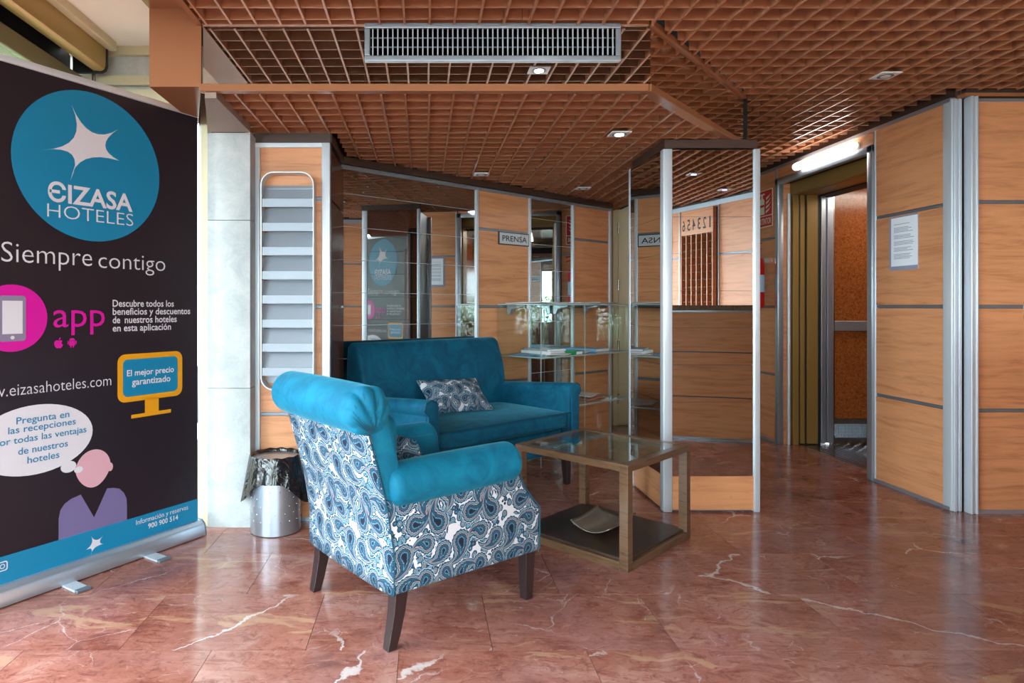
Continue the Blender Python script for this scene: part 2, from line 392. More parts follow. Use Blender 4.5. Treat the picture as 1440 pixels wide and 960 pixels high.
# supply grille set in the soffit
v = empty('ventilation_grille', (.2845, 2.65, 2.1915), 0, 'long aluminium ventilation grille with vertical fins in the mirrored soffit', 'vent')
gw, gh = 1.058, .157
fr = MB()
for a, b, c_, d in ((-gw/2, gw/2, gh/2-.022, gh/2), (-gw/2, gw/2, -gh/2, -gh/2+.022), (-gw/2, -gw/2+.022, -gh/2+.022, gh/2-.022), (gw/2-.022, gw/2, -gh/2+.022, gh/2-.022)):
    fr.box(a, b, -.014, 0, c_, d)
fr.build('frame', M_alu, v, .003)
box('backing', -gw/2+.02, gw/2-.02, -.0015, -.0005, -gh/2+.02, gh/2-.02, plain('duct_shade', (.001, .001, .001), 1, 0, Specular_IOR_Level=0.0), v)  # flat black sheet paints the darkness inside the duct
for i in range(49):
    x = -gw/2 + .034 + i*(gw - .068)/48
    unit('fin', M_aluw, (x, -.009, 0), (.0045, .008, gh - .046), v)
for z in (-.019, .019): unit('cross_blade', M_trim, (0, -.003, z), (gw-.046, .003, .004), v)

# brown clad end box of the soffit and high strip beside the upper lattice
b = box('trim_4', -1.137, -.922, 2.65, 2.66, 2.01, 2.40, M_brown); b['kind'] = 'structure'
MB().prism([(-1.137, 2.66), (-.925, 2.66), (-1.137, 3.22)], 'z', 2.01, 2.02).build('soffit_plate', M_brown, b); box('side_plate', -1.137, -1.13, 2.66, 3.22, 2.02, 2.40, M_brown, b)
b = box('trim_5', -1.137, -.922, -3.4, 2.65, 2.334, 2.40, M_brown); b['kind'] = 'structure'
b = box('trim_6', -.94, -.915, -3.4, 2.655, 2.262, 2.34, M_brown); b['kind'] = 'structure'
b = MB().prism([(-.912, 2.665), (-.864, 2.665), (-.864, 3.185), (-1.075, 3.185)], 'z', 1.968, 2.008).build('trim_7', plain('grey_brown_soffit', srgb(150, 128, 116), .5)); b['kind'] = 'structure'

# ---------------------------------------------------------------- panelled walls
PITCH = .5515; TOPZ = 2.206
def wallroot(name, loc, ang, L, top, thick=.05):
    r = box(name, 0, L, .02, thick, 0, 2.24 if top < 2 else 2.60, M_dkbrown); r.location = loc; r.rotation_euler = (0, 0, ang); r['kind'] = 'structure'
    return r
def wpanel(r, x0, x1, z0, z1): return box('panel', x0, x1, 0, .02, z0, z1, M_wood, r)
def woodcol(r, x0, x1, zs, tw=.010):
    for a, b in zip(zs, zs[1:]):
        wpanel(r, x0+.001, x1-.001, a + (tw if a > .03 else 0), b - (tw if b < zs[-1] - .001 else 0))
    for z in zs[1:-1]:
        box('joint_profile', x0, x1, .003, .02, z-tw*.8, z+tw*.8, M_trim, r)
def post(r, x0, x1, z1, y0=-.012, y1=.02, m=None, z0=0):
    return box('aluminium_profile', x0, x1, y0, y1, z0, z1, m or M_aluw, r, .004, True, 3)
def mirrorcol(r, x0, x1, z1, y=0):
    zs = [.012, .192] + [.192 + .1985*i for i in range(1, 10)]
    zs = [z for z in zs if z < z1 - .02] + [z1]
    box('mirror_backing', x0+.001, x1-.001, y+.008, y+.019, .02, z1, M_aluw, r)
    for a, b in zip(zs, zs[1:]):
        o = box('mirror_tile', x0+.001, x1-.001, y, y+.008, a+.0016, b-.0016, M_mirror, r)

# back wall behind the sofa
WB = (-.497, 3.82); WA = math.atan2(.635, .772); WL = 2.742
wb = wallroot('wall_back', (WB[0], WB[1], 0), WA, WL, 1.96)
mirrorcol(wb, .0, .5475, 1.925); mirrorcol(wb, .5475, 1.115, 1.925); mirrorcol(wb, 1.70, 2.205, 1.925)
ZS = [.02, .5485, 1.10, 1.6545, 1.925]
woodcol(wb, 1.14, 1.675, ZS); woodcol(wb, 2.23, 2.715, ZS)
for a in (1.115, 1.675, 2.205, 2.715): post(wb, a, a+.025, 1.945)
box('top_profile', -.0, WL, -.012, .02, 1.925, 1.948, M_alu, wb, .003)
box('brown_rail', -.0, WL, -.03, .05, 1.950, 1.992, M_dkbrown, wb)
box('bottom_profile', 1.115, WL, -.006, .02, 0, .02, M_alu, wb)

# brochure pier: front wall piece left of the sofa
wp = wallroot('wall_left', (-.868, 3.29, 0), 0, .388, 1.96)
woodcol(wp, .028, .345, ZS[:-1] + [1.915])
post(wp, 0, .028, 1.94, -.01); post(wp, .345, .388, 1.94, -.014)
box('top_profile', 0, .388, -.012, .02, 1.915, 1.94, M_aluw, wp, .003)
box('brown_rail', 0.0, .388, -.005, .05, 1.942, 1.990, M_dkbrown, wp)
box('skirting_profile', 0, .388, -.006, .02, 0, .02, M_alu, wp)
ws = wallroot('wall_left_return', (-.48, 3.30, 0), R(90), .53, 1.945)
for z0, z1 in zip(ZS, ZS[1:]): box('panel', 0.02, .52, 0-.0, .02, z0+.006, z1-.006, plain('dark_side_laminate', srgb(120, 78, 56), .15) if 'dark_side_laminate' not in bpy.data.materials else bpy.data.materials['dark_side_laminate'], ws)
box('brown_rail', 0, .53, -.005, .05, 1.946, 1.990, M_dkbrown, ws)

# right wall with the lift, runs in depth at X = 2.85 (local x = depth from far end towards camera)
wr = wallroot('wall_right', (2.845, 5.95, 0), R(-90), 5.95-5.16, TOPZ)
ZR = [.02, .5475, 1.10, 1.657, TOPZ]
woodcol(wr, .02, 5.95-5.17, ZR)
wr2 = wallroot('wall_right_near', (2.845, 4.04, 0), R(-90), .59, TOPZ)
woodcol(wr2, .012, .57, ZR)
for rr_, L in ((wr, 5.95-5.16), (wr2, .59)):
    box('top_profile', 0, L, -.01, .02, TOPZ-.001, TOPZ+.02, M_alu, rr_)
    box('skirting_profile', 0, L, -.01, .02, 0, .02, M_alu, rr_)
post(wr2, 0, .014, TOPZ, -.004)
wh = wallroot('wall_right_head', (2.845, 5.16, 0), R(-90), 1.12, TOPZ); 
bpy.data.objects.remove(wh)
wh = box('wall_right_head', 0, 1.12, .02, .05, 2.12, 2.6, M_dkbrown); wh.location = (2.845, 5.16, 0); wh.rotation_euler = (0, 0, R(-90)); wh['kind'] = 'structure'
box('panel', .012, 1.108, 0, .02, 2.124, TOPZ-.002, M_wood, wh); box('top_profile', 0, 1.12, -.01, .02, TOPZ-.001, TOPZ+.02, M_alu, wh)
box('joint_profile', -.01, .012, -.004, .02, 2.12, TOPZ, M_alu, wh)

# corner profiles and the wall that faces the camera on the right
wf = wallroot('wall_front_right', (2.905, 3.41, 0), 0, 1.30, TOPZ)
ZF = [.02, .547, 1.10, 1.657, 2.19]
woodcol(wf, .03, .58, ZF); woodcol(wf, .60, 1.28, ZF); post(wf, .58, .60, TOPZ)
box('top_profile', 0, 1.28, -.008, .02, 2.19, TOPZ, M_alu, wf); box('skirting_profile', 0, 1.28, -.008, .02, 0, .02, M_alu, wf)
cp = MB()
for i in range(3): cp.box(2.850 + .0, 2.862, 3.40, 3.45, 0, .001)
cp.b.free()
post(wf, -.068, -.010, TOPZ+.01, .03, .09); post(wf, -.062, -.046, TOPZ+.01, .018, .04); post(wf, -.034, -.018, TOPZ+.01, .022, .04)
post(wf, -.004, .030, TOPZ+.01, -.018, .03); post(wf, -.008, .006, TOPZ+.01, -.026, .02); post(wf, .020, .031, TOPZ+.01, -.026, .02)
box('brown_cap', -.03, 1.28, -.01, .05, TOPZ+.011, TOPZ+.03, M_brown, wf)

# oblique wall behind the reception counter (seen in the column mirror)
RA = math.atan2(-3.41-.76, 2.89-4.167)
RL = math.hypot(4.17, 1.277)
wo = wallroot('wall_reception', (4.167, 3.41, 0), RA, RL, TOPZ)
x = -.16; i = 0
while x < RL - .02:
    x1 = min(x + .61, RL); woodcol(wo, x+.02, x1, ZR); post(wo, x, x+.02, TOPZ); x = x1; i += 1
box('top_profile', 0, RL, -.014, .02, TOPZ-.02, TOPZ+.03, M_alu, wo)
wo2 = wallroot('wall_reception_end', (2.89, -.76, 0), R(-92), 2.7, TOPZ)
x = 0
while x < 2.6: woodcol(wo2, x+.02, x+.66, ZR); post(wo2, x, x+.02, TOPZ); x += .66

# far end of the passage: beige wall with a service door
wpa = box('wall_passage', 1.42, 2.90, 5.95, 6.0, 0, 2.6, M_beige); wpa['kind'] = 'structure'
box('wall_passage_side', 1.60, 1.63, 5.56, 5.95, 0, 2.3, M_beige)['kind'] = 'structure'
dr = empty('door_1', (1.80, 5.94, 0)); dr['kind'] = 'structure'
box('door_leaf', .0, .82, -.012, .0, .01, 2.03, M_beige, dr, .003)
box('door_frame', -.05, -.004, -.02, .008, 0, 2.08, M_beige, dr, .003); box('door_frame', -.05, .87, -.02, .008, 2.036, 2.08, M_beige, dr, .003)
for z in (.25, .74, 1.30, 1.82):
    MB().cyl((-.002, -.022, z-.045), (-.002, -.022, z+.045), .009, n=10).build('hinge', M_steel, dr, smooth=True)
box('door_handle', .74, .76, -.05, -.012, 1.0, 1.04, M_steel, dr, .004)

# ---------------------------------------------------------------- marble pillar
pl = empty('stone_pillar', (-.9705, 3.186, 0), 0, 'pale grey marble clad pillar between the glazing and the brochure rack', 'pillar')
for z0, z1 in ((0, .692), (.694, 1.529), (1.531, 1.965)):
    box('slab', -.1065, .1065, 0, .1, z0, z1, M_pillar, pl, .0015)
box('core', -.105, .1035, .1, .2, 0, 1.964, plain('brown_grey_plaster', srgb(130, 112, 100), .8), pl)

# ---------------------------------------------------------------- glazing on the left, outside ground and greenery
g = empty('window_1', (-1.72, 0, 0)); g['kind'] = 'structure'
box('pane', -.004, .004, -3.4, 3.24, .10, 2.16, M_glass, g)
box('sill_rail', -.03, .03, -3.4, 3.24, 0, .10, M_gold, g, .004)
for y in (-3.4, -2.2, -1.0, .2, 1.4, 2.5): box('mullion', -.03, .03, y, y+.05, .10, 2.17, M_olive, g, .004)
box('head_beam', -.10, .012, -3.4, 3.2, 2.165, 2.252, M_olive, g, .004)
box('blind_gap_shade', -.09, -.075, -3.4, 3.25, 2.25, 2.44, M_black, g); box('blind_gap_shade', -.075, .06, -3.4, 3.17, 2.38, 2.40, M_black, g)  # black strips paint the shade in the gap beside the cassette
bx = MB(); pr = [(.145, 2.400), (.145, 2.295), (.138, 2.275), (.122, 2.266), (.085, 2.268), (.06, 2.285), (.06, 2.40)]
bx.prism([(a, b_) for a, b_ in pr], 'y', -3.4, 3.17); bx.build('blind_cassette', M_gold, g, smooth=True)
bx = MB(); bx.prism([(.150, 2.405), (.150, 2.29), (.142, 2.268), (.122, 2.258), (.05, 2.258), (-.02, 2.258), (-.02, 2.405)], 'y', 3.171, 3.185); bx.build('cassette_end_cap', M_black, g)
box('ceiling_trim', .145, .185, -3.4, 3.2, 2.376, 2.42, M_beige, g, .003)
cw = box('ceiling_white', -1.76, -1.12, -3.4, 3.28, 2.42, 2.46, M_white); cw['kind'] = 'structure'
# return of the facade facing the camera, with horizontal rails
fw = empty('window_2', (-1.10, 3.27, 0)); fw['kind'] = 'structure'
for z0, z1, m_, dy in ((2.375, 2.42, M_beige, -.03), (2.27, 2.375, M_conc, 0), (2.222, 2.27, M_beige, -.03), (2.20, 2.222, M_conc, 0), (2.13, 2.20, M_beige, -.03)):
    box('rail', -2.6, .18, dy, .05, z0, z1, m_, fw)
box('pane', -2.6, .0, .01, .018, .42, 2.13, M_glass, fw); box('sill_panel', -2.6, 0, .0, .04, 0, .42, M_beige, fw)
box('mullion', -.50, -.455, -.03, .04, .42, 2.14, M_beige, fw, .003)
box('mullion', -.017, .02, -.07, -.02, 0, 2.19, M_beige, fw, .003)
box('mullion', -.032, -.018, -.05, -.035, 0, 2.19, M_aluw, fw)
MB().cyl((-.55, -.07, 0), (-.55, -.07, 2.27), .010, n=10).build('steel_rod', M_steel, fw, smooth=True)
# street front behind the camera
g3 = empty('window_3', (0, -3.42, 0)); g3['kind'] = 'structure'
box('pane', -1.7, 2.85, -.004, .004, .10, 2.2, M_glass, g3); box('sill_rail', -1.75, 2.85, -.03, .03, 0, .1, M_gold, g3)
box('head_beam', -1.75, 2.85, -.05, .05, 2.2, 2.6, M_olive, g3)
for x in (-1.75, -.6, .5, 1.5, 2.5): box('mullion', x, x+.06, -.04, .04, .1, 2.2, M_olive, g3)
gr = box('ground', -30, 30, -30, 30, -.20, -.10, M_paving); gr['kind'] = 'structure'

M_leaf = NT('hedge_leaf')
_c = ramp(M_leaf, noise(M_leaf, coords(M_leaf, (3, 3, 3)), 3, 3), [(.3, srgb(60, 110, 40)), (.7, srgb(140, 190, 70))])
M_leaf.link(_c, M_leaf.p.inputs['Base Color']); M_leaf.set(Roughness=.6); M_leaf = M_leaf.m
def hedge(name, x0, x1, y0, y1, z0, z1, n, label, s=.09):
    b = bmesh.new()
    for _ in range(n):
        c = Vector((random.uniform(x0, x1), random.uniform(y0, y1), random.uniform(z0, z1)))
        t = (c.z - z0)/(z1 - z0)
        q = Matrix.Rotation(random.uniform(0, 6.3), 3, 'Z') @ Matrix.Rotation(random.uniform(-1.2, 1.2), 3, 'X')
        k = s*random.uniform(.6, 1.2)
        b.faces.new([b.verts.new(c + q @ Vector(p)*k) for p in ((0, -.5, 0), (.28, 0, .06), (0, .6, 0), (-.28, 0, .06))])
    me = bpy.data.meshes.new(name); b.to_mesh(me); b.free()
    o = link(name, me, M_leaf); tag(o, label, 'hedge', kind='stuff'); return o
hedge('hedge', -3.6, -2.9, 4.6, 7.5, -.1, 1.9, 5000, 'green leafy hedge outside beyond the side glazing')
hedge('hedge', -3.2, 4.5, -7.5, -6.6, -.1, 1.5, 9000, 'green leafy hedge across the street front', .12)

# ---------------------------------------------------------------- mirrored column
mc = empty('mirrored_column', (1.28, 3.42, 0), 0, 'square column clad in mirror tiles with aluminium corner profiles and wood base', 'column')
CW, CD = .52, .53
box('core', .03, CW-.03, .03, CD-.03, 0, 1.94, M_trim, mc)
box('base_panel', .045, CW-.03, .008, .03, .012, .192, M_wood, mc); box('base_panel', .004, .03, .05, CD-.03, .012, .192, M_wood, mc)
box('base_panel', CW-.03, CW-.006, .04, CD-.03, .012, .192, M_wood, mc)
zs = [.194] + [.192 + .1985*i for i in range(1, 9)] + [1.94]
for a, b in zip(zs, zs[1:]):
    box('mirror_tile', .048, CW-.034, .010, .022, a+.0008, b-.0008, M_mirror, mc)
    MB().prism([(.005, .052), (.017, .052), (-.003, CD-.030), (-.015, CD-.030)], 'z', a+.0008, b-.0008).build('mirror_tile', M_mirror, mc)
    box('mirror_tile', CW-.018, CW-.008, .052, CD-.034, a+.0008, b-.0008, M_mirror, mc)
for x0, x1, y0, y1 in ((0, .05, 0, .05), (CW-.034, CW, 0, .034), (-.018, .014, CD-.03, CD), (CW-.03, CW, CD-.03, CD)):
    MB().box(x0, x1, y0, y1, 0, 1.945).build('aluminium_profile', M_aluw, mc, .006, 3, True)
cr = MB()
for a in ((.0, CW, -.005, .03), (.0, .03, .03, CD)): cr.box(a[0]+.005, a[1]-.02, a[2], a[3], 1.947, 1.991)
cr.build('brown_rail', M_dkbrown, mc)

# ---------------------------------------------------------------- brochure rack
M_rack = plain('satin_rack_metal', srgb(150, 158, 168), .5, .35)
bk = empty('brochure_rack', (-.863+.0, 3.29, 0), 0, 'tall silver wall rack with rounded frame and empty sloping shelves', 'rack')
rx0, rx1, rz0, rz1, rr = .042, .310, .680, 1.778, .065
def rrect(x0, x1, z0, z1, r, n=6):
    o = []
    for cx, cz, a in ((x1-r, z1-r, 0), (x0+r, z1-r, 90), (x0+r, z0+r, 180), (x1-r, z0+r, 270)):
        for i in range(n+1):
            t = R(a + 90*i/n); o.append((cx + r*math.cos(t), cz + r*math.sin(t)))
    return o
o_, i_ = rrect(rx0, rx1, rz0, rz1, rr), rrect(rx0+.005, rx1-.005, rz0+.005, rz1-.005, rr-.005)
MB().loft([[(x, -.075, z) for x, z in o_], [(x, -.002, z) for x, z in o_], [(x, -.002, z) for x, z in i_], [(x, -.075, z) for x, z in i_]], cyc=True).build('frame', M_aluw, bk, smooth=True)
for k in range(8):
    zt = 1.640 - k*.1215
    s = MB()
    s.box(rx0+.006, rx1-.006, -.068, -.066, zt-.038, zt, None)          # front lip
    s.box(rx0+.006, rx1-.006, -.069, -.060, zt, zt+.003, None)
    s.face([(rx0+.006, -.064, zt-.038), (rx1-.006, -.064, zt-.038), (rx1-.006, -.016, zt+.078), (rx0+.006, -.016, zt+.078)])
    s.build('shelf', M_rack, bk)
s = MB(); s.box(rx0+.02, rx1-.006, -.014, -.010, 1.655, 1.70); s.box(rx0+.02, rx1-.006, -.03, -.012, 1.698, 1.702); s.build('top_stop', M_rack, bk)
s = MB(); s.box(rx0+.02, rx1-.006, -.012, -.008, rz0+.03, 1.66); s.build('back_plate', M_rack, bk)

# ---------------------------------------------------------------- lift
ev = empty('elevator', (2.845, 5.16, 0), R(-90), 'open elevator with grey frame, ochre landing doors and orange cabin', 'elevator')
# local x: 0 (far jamb) .. 1.12 (near jamb) ; local y: depth into the shaft (world +X)
for a, b in ((0, .045), (1.072, 1.118)):
    box('frame_post', a, b, -.016, .03, 0, 2.124, M_alu, ev, .004, True)
box('frame_head', .0, 1.118, -.016, .03, 2.076, 2.124, M_alu, ev, .004, True)
for a, b in ((.0, .04), (1.08, 1.118)): box('reveal', a, b, .03, .09, 0, 2.09, M_wood, ev)
MB().cyl((.052, .068, 0), (.052, .068, 2.0), .013, n=14).build('jamb_tube', M_aluw, ev, smooth=True)
box('lintel', .02, 1.10, .085, .13, 1.99, 2.09, M_gold_d, ev, .002); box('head_soffit', .02, 1.10, .13, .42, 1.985, 2.09, M_gold_d, ev)
box('head_cover', .02, 1.10, .03, .10, 2.085, 2.10, M_void, ev)
box('jamb', .02, .075, .09, .135, 0, 1.99, M_gold_d, ev, .002); box('jamb', 1.06, 1.10, .09, .40, 0, 1.99, M_gold_d, ev, .002)
box('landing_door', -.30, .070, .150, .185, .012, 1.985, M_gold_d, ev, .002)
box('landing_door', -.28, .078, .20, .285, .012, 1.985, M_gold_d, ev, .002)
box('jamb_gap', .0, .060, .135, .315, 0, 2.0, M_black, ev)
box('cabin_door', -.28, .068, .318, .355, .012, 1.98, M_alu, ev, .003); box('cabin_door', -.28, .062, .37, .42, .012, 1.98, M_alu, ev, .003)
box('cabin_head', .0, 1.10, .30, .42, 1.975, 2.08, M_black, ev)
box('cabin_corner', -.0, .05, .42, .435, .0, 2.0, M_steel, ev)
sl = MB()
for k in range(7): sl.box(.02, 1.10, .145 + k*.036, .168 + k*.036, -.01, .004)
sl.build('door_sill', M_steel, ev); box('sill_track', .02, 1.10, .14, .41, -.011, -.002, M_black, ev)
n_ = NT('orange_laminate'); _c = ramp(n_, noise(n_, coords(n_, (1, 1, 1)), 60, 5, 1.2), [(.35, srgb(122, 62, 28)), (.65, srgb(170, 96, 46))])
n_.link(_c, n_.p.inputs['Base Color']); n_.set(Roughness=.18); M_orange = n_.m
box('cabin_wall', -.012, .0, .43, 1.45, .20, 2.06, M_orange, ev)
box('cabin_wall', 1.12, 1.135, .43, 1.45, .0, 2.06, M_orange, ev)
box('cabin_mirror', .0, 1.12, 1.45, 1.46, .9, 2.06, M_mirror, ev); box('cabin_wall', .0, 1.12, 1.45, 1.462, .0, .9, M_orange, ev)
box('cabin_ceiling', -.012, 1.135, .40, 1.46, 2.06, 2.09, M_steel, ev)
box('ceiling_light', .35, .43, .5, 1.3, 2.045, 2.06, emis('cabin_tube', (1, .9, .75), 6), ev); box('ceiling_light', .70, .78, .5, 1.3, 2.045, 2.06, bpy.data.materials['cabin_tube'], ev)
box('handrail', .0, .03, .43, 1.45, .905, .985, M_alu, ev, .004)
box('kick_plate', -.012, .002, .43, 1.45, .0, .20, M_steel, ev)
gq = MB()
for k in range(28): gq.box(.002, .008, .47 + k*.0145, .478 + k*.0145, .045, .155)
for k in range(5): gq.box(.002, .007, .46, .88, .05 + k*.025, .054 + k*.025)
gq.build('kick_grille', M_alu, ev)
box('cabin_floor', -.01, 1.13, .40, 1.46, -.012, .0, M_steel, ev)
dm = MB()
for i in range(26):
    for j in range(24):
        cx, cy = .03 + i*.042, .425 + j*.043; a = .55 if (i+j) % 2 else -.55
        c_, s_ = math.cos(a)*.017, math.sin(a)*.017
        p_, q_ = -s_*.32, c_*.32
        dm.loft([[(cx-c_, cy-s_, 0), (cx+p_, cy+q_, 0), (cx+c_, cy+s_, 0), (cx-p_, cy-q_, 0)], [(cx-c_*.5, cy-s_*.5, .003), (cx+p_*.5, cy+q_*.5, .003), (cx+c_*.5, cy+s_*.5, .003), (cx-p_*.5, cy-q_*.5, .003)]])
o = dm.build('floor_tread', M_steel, ev); o['kind'] = 'stuff'

# ---------------------------------------------------------------- lamps
def fluo(loc, rz, L, label, group=None, mt=None, r=.028):
    e = empty('fluorescent_light', loc, rz, label, 'lamp', group)
    MB().cyl((-L/2+.03, 0, 0), (L/2-.03, 0, 0), r, n=20).build('diffuser', mt or M_tube, e, smooth=True)
    for s in (-1, 1): MB().cyl((s*(L/2-.03), 0, 0), (s*L/2, 0, 0), r*1.02, n=20).build('end_cap', M_cap, e, .003, 2, True)
    box('backplate', -L/2, L/2, r*.7, r*1.25, -r*.7, r*.7, M_wplastic, e)
    return e
fluo((2.805, 4.50, 2.152), R(-90), .66, 'lit fluorescent tube light mounted on the wall above the elevator frame')
dl_p = MB()
def down(loc, label, mt, group='recessed downlights'):
    e = empty('downlight', loc, 0, label, 'lamp', group)
    s = .050; MB().loft([[(x*s, y*s, 0) for x, y in ((-1, -1), (1, -1), (1, 1), (-1, 1))], [(x*s, y*s, .006) for x, y in ((-1, -1), (1, -1), (1, 1), (-1, 1))]]).build('plate', M_wplastic, e, .001)
    MB().cyl((0, 0, -.002), (0, 0, .001), .036, n=20).build('ring', M_trim, e)
    MB().cyl((0, 0, -.004), (0, 0, -.001), .022, n=20).build('lens', mt, e)
    return e
dl_p.b.free()
M_dim = emis('unlit_lens', (.8, .8, .8), 0.0)
for x, y, z, lab, mt in ((1.006, 3.294, 1.985, 'lit square downlight in the lower ceiling, the one nearest the camera', M_lamp),
                         (.387, 4.30, 1.985, 'square downlight in the lower ceiling above the sofa wall mirror', M_dim),
                         (1.197, 4.81, 1.985, 'square downlight in the lower ceiling above the glass shelves', M_dim),
                         (2.315, 3.21, 2.255, 'unlit square downlight in the upper ceiling near the right wall', M_dim),
                         (.564, 2.166, 2.255, 'square downlight reflected in the mirrored soffit below the grille', M_lamp),
                         (2.358, 1.27, 2.255, 'blue glowing downlight reflected at the upper left in the column mirror', M_blue),
                         (2.975, .53, 2.255, 'blue glowing downlight reflected at the right in the column mirror', M_blue)):
    down((x, y, z), lab, mt)
# ceiling luminaires over the rear of the lobby (seen only in reflections)
for x, y, nm in ((.1, -.9, 'front left'), (1.3, -.9, 'front right'), (.1, -2.3, 'rear left'), (1.3, -2.3, 'rear right')):
    e = empty('ceiling_light', (x, y, 2.235), 0, 'long lit ceiling luminaire, ' + nm + ' one of the four behind the camera', 'lamp', 'rear lobby luminaires')
    box('housing', -.42, .42, -.12, .12, 0, .026, M_wplastic, e, .004); box('diffuser', -.40, .40, -.10, .10, -.006, .0, M_panel, e)

# ---------------------------------------------------------------- text helper
def text_mesh(s, bold=0.0, extrude=0.0):
    cu = bpy.data.curves.new('lettering', 'FONT'); cu.body = s; cu.size = 1; cu.offset = bold; cu.extrude = extrude; cu.resolution_u = 3; cu.fill_mode = 'BOTH'
    o = bpy.data.objects.new('tmp', cu); COL.objects.link(o)
    dg_ = bpy.context.evaluated_depsgraph_get(); me = bpy.data.meshes.new_from_object(o.evaluated_get(dg_))
    bpy.data.objects.remove(o); return me
CAPH = max(v_.co.y for v_ in text_mesh('H').vertices)
def lettering(s, x0, x1, zb, cap, m, parent, y, bold=0.0, name='lettering'):
    me = text_mesh(s, bold)
    xs = [v_.co.x for v_ in me.vertices]; a, b = min(xs), max(xs)
    for v_ in me.vertices:
        px, py = v_.co.x, v_.co.y
        v_.co = ((px-a)/(b-a)*(x1-x0)+x0, y, zb + py*cap/CAPH)
    me.materials.clear()
    return link(name, me, m, parent)

# ---------------------------------------------------------------- roll-up banner
BR = (-1.09, 3.084); BD = (.55, .835)
bn = empty('rollup_banner', (BR[0], BR[1], 0), math.atan2(BD[1], BD[0]), 'tall roll-up hotel banner with blue disc logo standing at left', 'banner')
def bu(x):
    k = (x-PX)/F; return -((-1.09 - 3.084*k)/(.55 - .835*k))
def bp(x, y):
    u = bu(x); Yd = BR[1] + BD[1]*u
    return (u, EYE - (y-PY)*Yd/F)
def ink(name, c, r=.42): return plain(name, tuple(x*.74 for x in srgb(*c)), r)
M_bk, M_bb, M_mg, M_yl, M_wi, M_pk, M_lv, M_gy = ink('print_black', (32, 24, 36)), ink('print_blue', (0, 142, 190)), ink('print_magenta', (232, 0, 172)), ink('print_yellow', (250, 172, 10)), ink('print_white', (240, 238, 248)), ink('print_pink', (238, 184, 200)), ink('print_lavender', (128, 118, 168)), ink('print_grey', (150, 140, 170))
BW = 1.05
sheet = MB(); N = 40
top_z = 2.02
fr_ = []
for i in range(N+1):
    u = -BW + BW*i/N; fr_.append(u)
sheet.loft([[(u, 0, .05) for u in fr_], [(u, 0, top_z) for u in fr_]], closed=False, cap=False)
o = sheet.build('sheet', M_bk, bn)
md = o.modifiers.new('thick', 'SOLIDIFY'); md.thickness = .001; md.offset = -1
def poly(name, pts, m, lay, parent=None):
    return MB().face([(p[0], -.0016 - .0008*lay, p[1]) for p in pts]).build(name, m, parent or bn)
def ell(cx, cz, rx, rz, n=48): return [(cx + rx*math.cos(2*math.pi*i/n), cz + rz*math.sin(2*math.pi*i/n)) for i in range(n)]
poly('printed_band', [(-BW, .055), (0, .055), (0, .175), (-BW, .175)], M_bb, 0)
poly('printed_disc', ell(-.517, 1.678, .310, .307, 72), M_bb, 0)
STAR = [((100,147),(128,191)), ((165.7,182),(143,205)), ((167.3,226),(117,220)), ((98.7,254),(106,214)), ((58,211),(109,197))]
def star(cx, cy, s, name, lay):
    pts = []; c0 = bp(114, 205); c1 = bp(cx, cy)
    P_ = [bp(*t) for t, _ in STAR]; Q_ = [bp(*q) for _, q in STAR]
    n = len(P_)
    for i in range(n):
        a, q, b = P_[i], Q_[i], P_[(i+1) % n]
        ctl = (q[0]+(q[0]-.5*(a[0]+b[0]))*.62, q[1]+(q[1]-.5*(a[1]+b[1]))*.62)
        
        for k in range(8):
            t = k/8; pts.append(((1-t)**2*a[0]+2*t*(1-t)*ctl[0]+t*t*b[0], (1-t)**2*a[1]+2*t*(1-t)*ctl[1]+t*t*b[1]))
    poly(name, [((p[0]-c0[0])*s+c1[0], (p[1]-c0[1])*s+c1[1]) for p in pts], M_wi, lay)
star(114, 205, 1, 'printed_star', 1); star(131, 766, .27, 'printed_star', 1)
def bt(s, xl, yt, yb, xr, m=None, bold=0.0, lay=1):
    a, zb = bp(xl, yb); zt = bp(xl, yt)[1]; b = bu(xr)
    lettering(s, a, b, zb, zt-zb, m or M_wi, bn, -.0016-.0008*lay, bold, 'printed_text')
bt('\u20acIZASA'.replace('\u20ac', '\u0404'), 67, 256, 281.5, 186, bold=.022)
bt('HOTELES', 66, 285.5, 304.5, 187, bold=-.012)
bt('Siempre', 1.5, 339, 367.5, 129, bold=-.010); bt('contigo', 138, 353.5-.2, 376.5, 232, bold=-.010)
bt('app', 74.5, 424, 460, 147, M_mg)
for s, xr, yb in (('Descubre todos los', 244, 431), ('beneficios y descuentos', 267, 442.5), ('en esta aplicación', 240, 466)):
    bt(s, 158, yb-9.4, yb, xr, bold=.014)
bt('de', 158, 444.9, 454.3, 168.5, bold=.014); bt('nuestros hoteles', 175, 444.7, 454.1, 248, bold=.014)
a_, z_ = bp(20, 556); lettering('www.eizasahoteles.com', -.965, bu(156), z_, .044, M_wi, bn, -.0024, -.01, 'printed_text')
bt('El mejor precio', 178, 520.5, 529, 244, bold=.014, lay=2); bt('garantizado', 185, 532.5, 541.5, 239, bold=.014, lay=2)
for s, xl, xr, yb in (('Pregunta en', 22.5, 97, 596.5), ('las recepciones', 11, 106, 610.5), ('por todas las ventajas', -9, 121, 628.5), ('de nuestros', 25, 95, 639.5), ('hoteles', 38, 83, 651.5)):
    bt(s, xl, yb-9.5, yb, xr, M_bb, .008, 2)
bt('Información y reservas', 191, 731, 738, 264); bt('900 900 514', 208, 736.2, 743, 250, bold=.016)
bt('\u0404IZASA', 117, 785, 797, 148, bold=.01)
